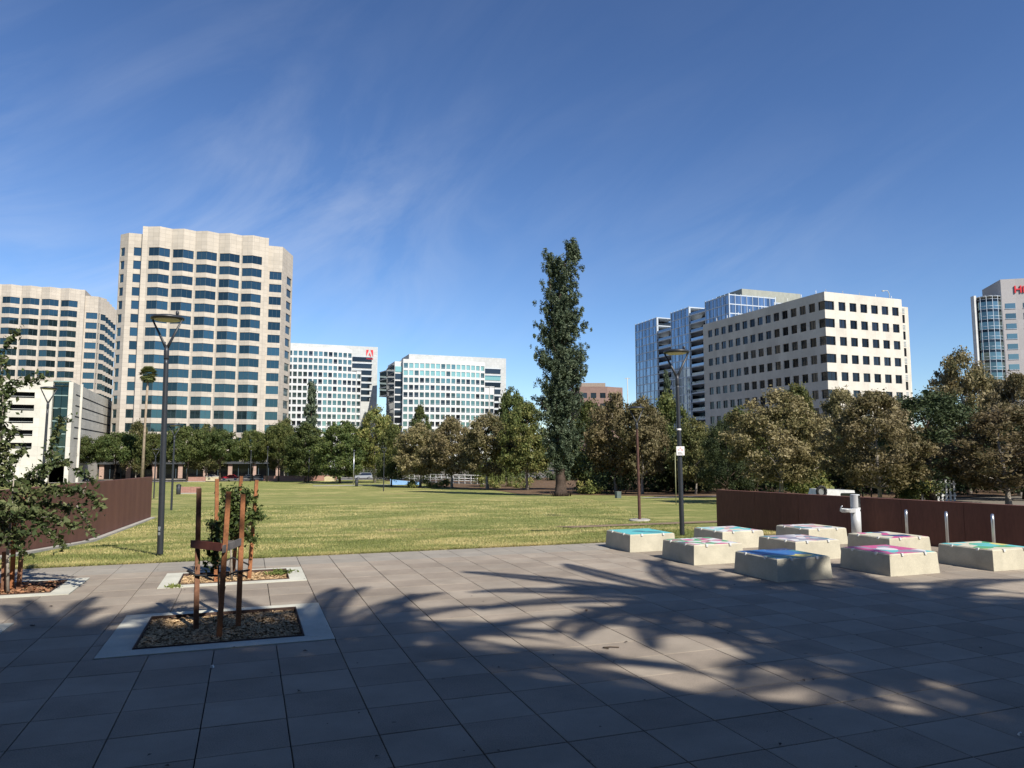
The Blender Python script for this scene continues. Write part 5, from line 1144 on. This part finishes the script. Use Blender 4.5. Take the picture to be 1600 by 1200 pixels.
# cars
def car(px, d, L_, col, label, rz, kind='sedan', name='parked_car'):
    p = on(px, d); p.z += .02; e = empty(name, p, rz); tag(e, label, 'car', 'cars on the far street'); W2 = .9; Mt = mat('paint_%.2f_%.2f_%.2f' % col, col, .3, .6, .1, var=.02)
    Hc = 1.42 if kind == 'sedan' else 1.72
    prof = [(-L_ / 2, .35), (-L_ / 2 + .05, .78), (-L_ * .3, .88), (-L_ * .17, .95), (L_ * .3, 1.0), (L_ / 2 - .05, .92), (L_ / 2, .4)] if kind == 'sedan' else [(-L_ / 2, .35), (-L_ / 2 + .05, .85), (-L_ * .28, 1.0), (L_ / 2 - .05, 1.05), (L_ / 2, .4)]
    b = MB()
    top = prof; n = len(top)
    for s in (-1, 1): q = [(x, s * W2, z) for x, z in top] ; b.face(q if s > 0 else q[::-1])
    for (x0, z0), (x1, z1) in zip(top, top[1:]): b.face([(x0, -W2, z0), (x1, -W2, z1), (x1, W2, z1), (x0, W2, z0)])
    b.face([(-L_ / 2, -W2, .35), (-L_ / 2, W2, .35), (L_ / 2, W2, .4), (L_ / 2, -W2, .4)]); b.build('body', Mt, e)
    a, c, a2, c2 = (-L_ * .2, L_ * .36, -L_ * .04, L_ * .2) if kind == 'sedan' else (-L_ * .26, L_ * .48, -L_ * .12, L_ * .42)
    b = MB(); z0 = .94; b.hexa([(a, -W2 + .04, z0), (c, -W2 + .04, z0), (c, W2 - .04, z0), (a, W2 - .04, z0), (a2, -W2 + .2, Hc - .04), (c2, -W2 + .2, Hc - .04), (c2, W2 - .2, Hc - .04), (a2, W2 - .2, Hc - .04)]); b.build('windows', GL_D, e)
    b = MB(); b.hexa([(a2 - .04, -W2 + .17, Hc - .05), (c2 + .04, -W2 + .17, Hc - .05), (c2 + .04, W2 - .17, Hc - .05), (a2 - .04, W2 - .17, Hc - .05), (a2 + .05, -W2 + .24, Hc), (c2 - .05, -W2 + .24, Hc), (c2 - .05, W2 - .24, Hc), (a2 + .05, W2 - .24, Hc)])
    for x0, x1 in ((a, a2), (c, c2)):
        for s in (-1, 1): b.tube([(x0, s * (W2 - .04), z0), (x1, s * (W2 - .19), Hc - .03)], .05, 4)
    b.build('roof', Mt, e)
    for x in (-L_ * .31, L_ * .31):
        for s in (-1, 1):
            b = MB(); b.tube([(x, s * (W2 - .2), .33), (x, s * (W2 + .01), .33)], .33, 14, 0); w = b.build('wheel', DARKM, e); b = MB(); b.tube([(x, s * (W2), .33), (x, s * (W2 + .03), .33)], .19, 10); b.build('rim', STEEL, w)
    for s in (-.6, .6): b = MB(); b.box(-L_ / 2 - .02, s - .15, .62, -L_ / 2 + .06, s + .15, .76); b.build('headlight', LOUV, e)
    return e
car(360, 197.5, 4.6, (.45, .015, .03), 'red parked car seen between the stakes at the far side of the lawn', TH)
car(388, 203, 4.5, (.03, .035, .04), 'dark parked car right of the red one', TH)
car(402, 198, 4.7, (.02, .022, .026), 'black parked car nearest the cream pillar, right of the red one', TH)
car(131, 190, 4.8, (.025, .04, .08), 'dark blue car in front of the dark garage entrance', TH)
car(568, 205, 4.8, (.3, .32, .34), 'silver car beyond the trees left of the blue ramp wall', TH, 'suv')
car(330, 205, 4.5, (.3, .28, .25), 'beige car glimpsed behind the low cream wall', TH)
# bus
p = on(33, 192); e = empty('bus', p, TH); tag(e, 'white and turquoise bus passing in front of the parking garage', 'bus')
b = MB(); b.box(-5.2, -1.25, .4, 5.2, 1.25, 3.0); o = b.build('body', WHF, e)
b = MB()
b.face([(-5.0, -1.262, .8), (0, -1.262, .8), (1.5, -1.262, 2.9), (-1.5, -1.262, 2.9)]); b.face([(1.2, -1.262, .8), (3.2, -1.262, .8), (4.5, -1.262, 2.2), (3.0, -1.262, 2.6)]); b.build('turquoise_stripe', mat('bus_turquoise', (.05, .42, .42), .4), e)
for q in ((-5.22, -1.0, 1.3, -5.19, 1.0, 2.6), (-4.9, -1.27, 1.7, -1.8, -1.258, 2.6), (2.2, -1.275, 1.9, 5.0, -1.266, 2.6)): b = MB(); b.box(*q); b.build('window', GL_D, e)
for x in (-3.4, 3.2): b = MB(); b.tube([(x, -1.3, .48), (x, -.9, .48)], .48, 14); b.tube([(x, .9, .48), (x, 1.3, .48)], .48, 14); b.build('wheel', DARKM, e)
# white railing on a ramp and blue ramp wall
WR = mat('railing_white', (.70, .70, .66), .5); a = on(640, 168); c = on(756, 150); RL = empty('railing', (a.x, a.y, a.z)); tag(RL, 'long white metal railing beyond the brown autumn trees', 'railing')
n = 13; dlt = (c - a) / n; hr = 1.9
for k in range(n + 1): q = dlt * k; b = MB(); b.box(q.x - .06, q.y - .06, .2, q.x + .06, q.y + .06, hr); b.build('post', WR, RL)
b = MB()
for z in (hr, 1.2, .75): b.tube([(0, 0, z), ((dlt * n).x, (dlt * n).y, z + (dlt * n).z * .5)], .07, 5)
b.build('rail', WR, RL)
b = MB(); q = dlt * n; b.hexa([(0, 0, -.2), (q.x, q.y, -.2), (q.x, q.y + .4, -.2), (0, .4, -.2), (0, 0, .5), (q.x, q.y, .5), (q.x, q.y + .4, .5), (0, .4, .5)]); b.build('ramp_wall', mat('ramp_concrete', (.46, .43, .36), .85), RL)
p = on(633, 148); e = empty('blue_ramp_wall', p, -.05); tag(e, 'pale blue low wall with raised left end beyond the lawn', 'low wall'); b = MB(); b.hexa([(-2.7, 0, -.1), (2.9, 0, -.1), (2.9, .3, -.1), (-2.7, .3, -.1), (-2.7, 0, 1.05), (2.9, 0, .55), (2.9, .3, .55), (-2.7, .3, 1.05)]); b.box(-2.95, -.05, -.1, -2.71, .35, 1.3)
b.build('wall', mat('pale_blue_paint', (.25, .45, .72), .6), e)
# parked white vehicle and trellis behind the right wall
p = on(1306, 44); p.z = zg(p.x, p.y); WV = empty('utility_vehicle', p, 0); tag(WV, 'white utility vehicle with black spare wheel showing above the right rust wall', 'vehicle'); s = 44 / FPX; zt_ = zat(765, 44) - p.z
b = MB(); w0, w1 = -32 * s, 30 * s; b.hexa([(w0, 0, .45), (w1, 0, .45), (w1, 1.7, .45), (w0, 1.7, .45), (w0 + .25, .05, zt_), (w1 - .1, .05, zt_ - .05), (w1 - .1, 1.6, zt_ - .05), (w0 + .25, 1.6, zt_)]); b.build('body', mat('vehicle_white', (.66, .66, .63), .35, .5), WV)
b = MB(); x = (1281 - 1306) * s; z = zat(768, 44) - p.z
ring = [(x + .26 * math.cos(t_ * math.pi / 8), -.08, z + .30 * math.sin(t_ * math.pi / 8)) for t_ in range(17)]; b.tube(ring, .085, 8, caps=False); b.build('spare_wheel', RUBBER, WV)
b = MB(); b.tube([(x, -.06, z), (x, .04, z)], .19, 14); b.build('wheel_disc', STEEL, WV)
b = MB(); b.box(1.0 * 0 + .25, -.03, zt_ - .75, 1.2, .05, zt_ - .2); b.build('window', GL_D, WV)
b = MB()
for x in (w0 + .6, w1 - .6): b.tube([(x, -.05, .42), (x, .25, .42)], .42, 14)
b.build('wheel', DARKM, WV)
p = on(1312, 66); e = empty('trellis', p, -.1); tag(e, 'dark square grid trellis between trees behind the white utility vehicle', 'trellis'); s = 66 / FPX; b = MB(); z0, z1 = 1.0, zat(708, 66) - p.z; w = 2.6
for k in range(8): x = -w + 2 * w * k / 7; b.box(x - .05, -.04, 0, x + .05, .04, z1)
b.build('upright', mat('trellis_wood', (.07, .05, .045), .8), e); b = MB()
for k in range(5): z = z0 + (z1 - z0) * k / 4; b.box(-w - .1, -.09, z - .05, w + .1, -.042, z + .05)
b.build('crossbar', mat('trellis_wood', (1, 1, 1)), e)
p = on(1462, 58); e = empty('white_fence', p, -.1); tag(e, 'short white picket fence glimpsed under the dark oak', 'fence')
for k in range(9): b = MB(); b.box(-1.2 + k * .3, 0, 0, -1.06 + k * .3, .04, 1.7); b.build('picket', WR, e)
b = MB(); b.box(-1.3, .045, .4, 1.45, .09, .5); b.box(-1.3, .045, 1.3, 1.45, .09, 1.4); b.build('rail', WR, e)

# ------------------------------------------------------------------ young trees in the foreground
def leafy(name, O, label, stems, nleaf, size, leaf, bark, rg, cluster=.1, cat='tree', trunk_r=.03, droop=0, asp=.55):
    """stems: list of polylines (world). leaves grow alternately along each stem and its twigs"""
    e = empty(name, O); tag(e, label, cat, 'young staked trees'); O = Vector(O); tb = MB(); P_, N_ = [], []
    L_tot = sum((Vector(s[i + 1]) - Vector(s[i])).length for s, r, w in stems for i in range(len(s) - 1) if w)
    for s, r, w in stems:
        s = [Vector(q) - O for q in s]; n = len(s); tb.tube(s, [r * (1 - .75 * i / (n - 1)) for i in range(n)], 6)
        if not w: continue
        for i in range(n - 1):
            a, c = s[i], s[i + 1]; L_ = (c - a).length; k = int(nleaf * w * L_ / L_tot)
            for q in range(k):
                f = rg.uniform(); base = a.lerp(c, f); off = Vector(rg.normal(0, 1, 3)); off = off.normalized() * abs(rg.normal(0, cluster)) ; off.z -= droop * abs(rg.normal())
                P_.append(base + off + Vector(rg.normal(0, .015, 3))); N_.append((off.x, off.y, abs(off.z) + .3))
                if q % 14 == 0: tb.tube([base, base + off * .9], [.005, .003], 4, caps=False)
    N_ = np.array(N_); N_ /= np.linalg.norm(N_, axis=1)[:, None]
    V = leaf_cloud(rg, np.array(P_), N_, size, asp, .18, .25, .35); o = quads('foliage', V, len(P_), LF[leaf], e); tb.build('trunk', bark, e); return e
rg = np.random.RandomState(21); dL = 14.1
A_ = lambda px, py, dd=0: at(px, py, dL + dd)
stems = [([gp(12, 926), A_(12, 860), A_(18, 800), A_(22, 740)], .035, 0), ([A_(10, 850), A_(0, 790), A_(-25, 720), A_(-40, 660)], .02, 1.0)]
def arch(pts, w, r=.014, seed=0):
    stems.append(([A_(x, y, z) for x, y, z in pts], r, w))
arch([(20, 770, 0), (60, 770, -.1), (100, 765, -.2), (140, 772, -.25), (158, 795, -.3)], 1.0)
arch([(30, 760, .1), (55, 735, .1), (95, 720, 0), (150, 752, -.1)], .55)
arch([(18, 810, 0), (50, 800, -.2), (90, 812, -.3), (120, 825, -.3)], 1.0)
arch([(22, 790, 0), (60, 815, -.2), (90, 845, -.3), (100, 855, -.35)], .8)
arch([(120, 790, -.25), (135, 815, -.3), (145, 835, -.3)], .6)
arch([(15, 830, 0), (30, 850, -.2), (35, 870, -.3)], 1.0)
arch([(10, 800, 0), (-10, 830, .1), (-5, 860, .1)], 1.2)
arch([(18, 780, .2), (40, 760, .3), (70, 740, .4), (85, 690, .4), (95, 655, .4), (108, 655, .4)], .7)
arch([(15, 760, 0), (10, 720, 0), (8, 690, 0), (25, 672, 0)], .9)
arch([(5, 740, .1), (-5, 700, .2), (2, 640, .2), (18, 602, .2), (40, 598, .2), (72, 588, .2)], .75)
arch([(0, 700, -.1), (5, 640, -.1), (2, 560, -.1), (12, 535, -.1), (32, 517, -.1)], .6)
arch([(20, 760, .3), (45, 745, .3), (60, 752, .3), (80, 770, .3)], 1.0)
arch([(20, 785, .2), (60, 788, .25), (95, 790, .2), (110, 800, .2)], 1.1)
arch([(0, 760, .2), (20, 720, .3), (40, 700, .4)], .9)
arch([(8, 840, -.3), (30, 830, -.3), (60, 835, -.3)], .8)
arch([(-20, 800, -.3), (10, 790, -.4), (40, 800, -.45)], 1.0)
stems_l = stems; leafy('pear_tree', gp(14, 926), 'leafy young pear tree with arching branches at the left edge', stems_l, 6200, .05, 'pear', BARK_P, rg, .10)
rg = np.random.RandomState(23); stems = []; b0 = gp(362, 905); dB = b0.y; Q = lambda px, py, dd=0: at(px, py, dB + dd)
stems.append(([b0, Q(361, 860), Q(364, 820), Q(366, 780)], .03, 0))
for x0, y0, x1, y1, z in ((362, 850, 338, 840, .1), (364, 840, 345, 800, -.1), (364, 835, 335, 820, -.2), (364, 830, 400, 845, -.1), (366, 820, 405, 800, .1), (366, 815, 412, 808, 0), (366, 800, 350, 770, 0), (366, 800, 372, 762, .1), (366, 795, 390, 775, -.1), (365, 820, 380, 800, -.3), (364, 810, 352, 790, -.2), (366, 830, 385, 825, -.35), (364, 800, 398, 780, .15), (366, 780, 348, 766, .1), (362, 840, 350, 835, -.35), (362, 845, 345, 852, 0), (366, 785, 388, 768, 0)):
    stems.append(([Q(x0, y0), Q((x0 + x1) / 2, (y0 + y1) / 2 - 2, z * .6), Q(x1, y1, z)], .01, 1))
leafy('young_tree', b0, 'bushy dark green young tree behind the front stakes, by the lawn', stems, 4200, .042, 'bushy', BARK_P, rg, .095)
rg = np.random.RandomState(25); stems = []; b0 = gp(341, 985); b0 += Vector((0, .15, 0)); dC = b0.y; Q = lambda px, py, dd=0: at(px, py, dC + dd)
stems.append(([b0, Q(341.5, 920), Q(341, 860), Q(338, 815)], .022, 0))
for x0, y0, x1, y1, z in ((341, 862, 322, 862, 0), (341, 868, 320, 882, 0), (341, 872, 332, 892, -.1), (341, 850, 328, 812, 0), (340, 840, 331, 825, -.1), (340, 835, 346, 806, .1), (340, 845, 333, 838, .2), (341, 858, 330, 872, .15)):
    stems.append(([Q(x0, y0), Q((x0 + x1) / 2, (y0 + y1) / 2 - 3, z * .6), Q(x1, y1, z)], .007, 1))
leafy('young_tree', b0, 'thin sapling with few dark leaves inside the three front stakes', stems, 380, .042, 'bushy', BARK_D, rg, .06)

# ------------------------------------------------------------------ grass
rg = np.random.RandomState(31)
def grass(n, v0, v1, spread, h, w, dens_pow=1.0):
    v = v0 + (v1 - v0) * rg.uniform(0, 1, n) ** dens_pow; x_ = None
    # choose a point in the lawn that lies within the view wedge
    s = rg.uniform(-1, 1, n) * (.78 * v + 2); y = v / math.cos(TH); P = np.stack([s * B[0] + v * A[0] + v * math.tan(TH) * B[0] * 1.0, s * B[1] + v * A[1] + v * math.tan(TH) * B[1]], 1)
    return P, v
P, v = grass(230000, 19.70, 66, 0, 0, 0, 2.3)
vz = np.array([a for a, _ in ZV]); zz_ = np.array([z for _, z in ZV]); uu = P[:, 0] * B[0] + P[:, 1] * B[1]
lx_ = le.x + (ln.x - le.x) * (le.y - P[:, 1]) / (le.y - ln.y)
keep = (P[:, 0] > lx_ + .45) & ~((P[:, 0] > re_.x - .2) & ((P[:, 1] - re_.y) > (rn.y - re_.y) / (rn.x - re_.x) * (P[:, 0] - re_.x) - .3)) & ~((v > 28.5) & (v < 30.6) & (uu > 13))
P = P[keep]; v = v[keep]; n = len(P); z = np.interp(v, vz, zz_)
vf = np.clip((v - 19.7) / 30, 0, 1); h = rg.uniform(.025, .06, n) * (1 + .6 * vf) * np.where(v < 20.15, 1.5, 1); w = .008 + .010 * vf; a = rg.uniform(0, 3.14, n); ln_ = rg.normal(0, .45, (n, 2)) * h[:, None]
V = np.zeros((n, 3, 3)); V[:, 0, 0] = P[:, 0] - w * np.cos(a); V[:, 0, 1] = P[:, 1] - w * np.sin(a); V[:, 1, 0] = P[:, 0] + w * np.cos(a); V[:, 1, 1] = P[:, 1] + w * np.sin(a)
V[:, :2, 2] = z[:, None]; ln_ *= np.where(v < 19.95, 2.2, 1.)[:, None]; V[:, 2, 0] = P[:, 0] + ln_[:, 0]; V[:, 2, 1] = P[:, 1] + ln_[:, 1]; V[:, 2, 2] = z + h
GRM = leafmat('grass_blades', (.14, .172, .048), (.26, .27, .088), (.53, .445, .20), .30, .3, 3.4)
o = quads('grass', V.reshape(-1, 3), n, GRM, k=3); tag(o, 'mown green and straw yellow grass of the park lawn', 'grass')
# weeds in the back pit
Pw = np.array([[*xy(.75 + rg.normal() * .16, 17.1 + rg.normal() * .12), .02] for _ in range(260)] + [[*xy(-1.3 + rg.normal() * .06, 16.0 + rg.normal() * .05), .02] for _ in range(90)])
o = quads('weeds', leaf_cloud(rg, Pw, np.tile([0, 0, 1.], (len(Pw), 1)), .045, .3, .2, align=.2), len(Pw), LF['willow']); tag(o, 'fresh green weeds in the smaller tree pit', 'weeds')
# small litter and leaves on the slabs
n = 150; pts = []
for k in range(n): d = 6.2 + 14 * rg.uniform() ** 1.2; pts.append((rg.uniform(-.7, .7) * d, d, .012))
V = leaf_cloud(rg, np.array(pts), np.tile([0, 0, 1.], (n, 1)), .013, .6, .3, .5, .85); o = quads('fallen_debris', V, n, mat('debris', (.06, .04, .03), .9)); tag(o, 'small dark leaf fragments scattered over the plaza slabs', 'debris')
p = gp(942, 1013); b = MB(); b.tube([(0, 0, .012), (.10, .02, .015), (.22, .01, .012)], .008, 5); b.tube([(0, 0, .012), (.07, -.06, .012)], .007, 5); o = b.build('twig', BARK_D, None, p); tag(o, 'small bent twig lying on the sunlit paving', 'twig')
for q, lab in (((331, 1043), 'small white scrap on the paving joint below the front tree pit'), ((1594, 1149), 'small white scrap on the shaded paving at the right border')):
    p = gp(*q); b = MB(); b.hexa([(-.02, -.02, 0), (.02, -.015, 0), (.025, .02, 0), (-.015, .02, 0), (-.012, -.012, .03), (.012, -.01, .025), (.015, .012, .03), (-.01, .01, .02)]); o = b.build('paper_scrap', WR, None, p); tag(o, lab, 'litter')

# ------------------------------------------------------------------ behind the camera: the palms and building whose shade falls on the plaza
SH_B = mat('rear_render', (.16, .13, .10), .85)
cb_ = math.tan(math.pi / 2 - SUN_EL); sh = Vector((-math.sin(SUN_AZ), -math.cos(SUN_AZ))) * cb_          # shadow offset per metre of height
q0, q1 = gp(0, 985).xy, gp(1400, 1110).xy; dr = (q1 - q0).normalized(); nrm = Vector((-dr.y, dr.x)); HB = 15.5
org = q0 - sh * HB; e = empty('rear_building', (org.x, org.y, 0), math.atan2(dr.y, dr.x)); tag(e, 'plain rendered building behind the camera that shades the near paving', 'building')  # unseen building of unknown use, inferred from the straight shadow edge on the paving
b = MB(); b.box(-22, -14, -.2, 75, 0, HB); b.build('wall', SH_B, e)
for k in range(16): b = MB(); b.box(-20 + k * 4.5, .0, 1, -17.4 + k * 4.5, .06, 3.6); b.build('window', GL_D, e)
def feather_palm(rg, n=34, Lr=4.1, leaf_n=80):
    V = []
    for k in range(n):
        a = k * 2.399 + rg.uniform(-.2, .2); el = 1.25 - 1.75 * (k / n) + rg.uniform(-.1, .1); p = Vector((0, 0, 0)); L_ = Lr * rg.uniform(.85, 1.1); st = 12; ang = el; pts = []
        for i in range(st + 1):
            pts.append(p.copy()); p = p + Vector((math.cos(a) * math.cos(ang), math.sin(a) * math.cos(ang), math.sin(ang))) * L_ / st; ang -= .13 * (1.2 if el < .4 else .9)
        s = Vector((-math.sin(a), math.cos(a), 0))
        for i in range(st):
            t_ = (pts[i + 1] - pts[i]).normalized(); V += [tuple(pts[i] - s * .03), tuple(pts[i] + s * .03), tuple(pts[i + 1] + s * .03), tuple(pts[i + 1] - s * .03)]
        for q in range(leaf_n):
            f = (.12 + .88 * q / leaf_n) * st; i = min(int(f), st - 1); c = pts[i].lerp(pts[i + 1], f - i); t_ = (pts[i + 1] - pts[i]).normalized(); g = f / st; ll = .40 * (math.sin(math.pi * min(1, g * .82 + .14)) ** .6)
            for sg_ in (-1, 1):
                d = (s * sg_ * .8 + t_ * .55 - Vector((0, 0, .22 + .1 * rg.uniform()))).normalized(); e_ = c + d * ll; w = t_ * .035; V += [tuple(c - w), tuple(c.lerp(e_, .5) - w * 1.1), tuple(e_), tuple(c.lerp(e_, .5) + w * 1.1)]
    return quads('crown', np.array(V), len(V) // 4, LF['palm'], link_it=False)
pm_ = feather_palm(np.random.RandomState(3))
tb = MB(); tb.tube([(0, 0, 0), (.05, 0, .5), (0, .05, .995)], [.34, .24, .26], 12)
ptm = tb.mesh('trunk', mat('palm_trunk', (1, 1, 1)))
HP = 16.0
for k, (px, py, hp, sc_, rz, lab) in enumerate([
    (1150, 945, 13.6, 1.12, .3, 'feather palm behind the camera whose fronds shade the paving at centre right'),
    (1345, 952, 14.0, 1.15, 3.3, 'feather palm behind the camera shading the paving before the blue topped block'),
    (1530, 955, 14.0, 1.1, 5.1, 'feather palm behind the camera shading the paving below the magenta topped block'),
    (1470, 1010, 15.0, 1.0, 4.3, 'feather palm behind the camera at the right, close to the building'),
    (520, 1015, 14.5, 1.0, 1.4, 'feather palm behind the camera whose fronds shade the front tree pit'),
    (660, 1050, 15.2, .95, 2.9, 'feather palm behind the camera reaching over the paving right of the front tree pit'),
    (1590, 1062, 15.3, 1.05, 1.9, 'feather palm behind the camera at the far right, nearest the building wall'),
    (80, 1005, 14.2, .75, 2.2, 'feather palm behind the camera shading the left corner of the plaza'),
    (240, 1030, 15.0, .75, .9, 'low crowned feather palm behind the camera between the two left palms')]):
    c = gp(px, py).xy - sh * hp; e = empty('palm_tree', (c.x, c.y, 0), rz); tag(e, lab, 'palm', 'feather palms behind the camera')
    t = link('trunk', ptm, e); t.scale = (1, 1, hp); o = link('crown', pm_, e, (0, 0, hp)); o.scale = (sc_,) * 3
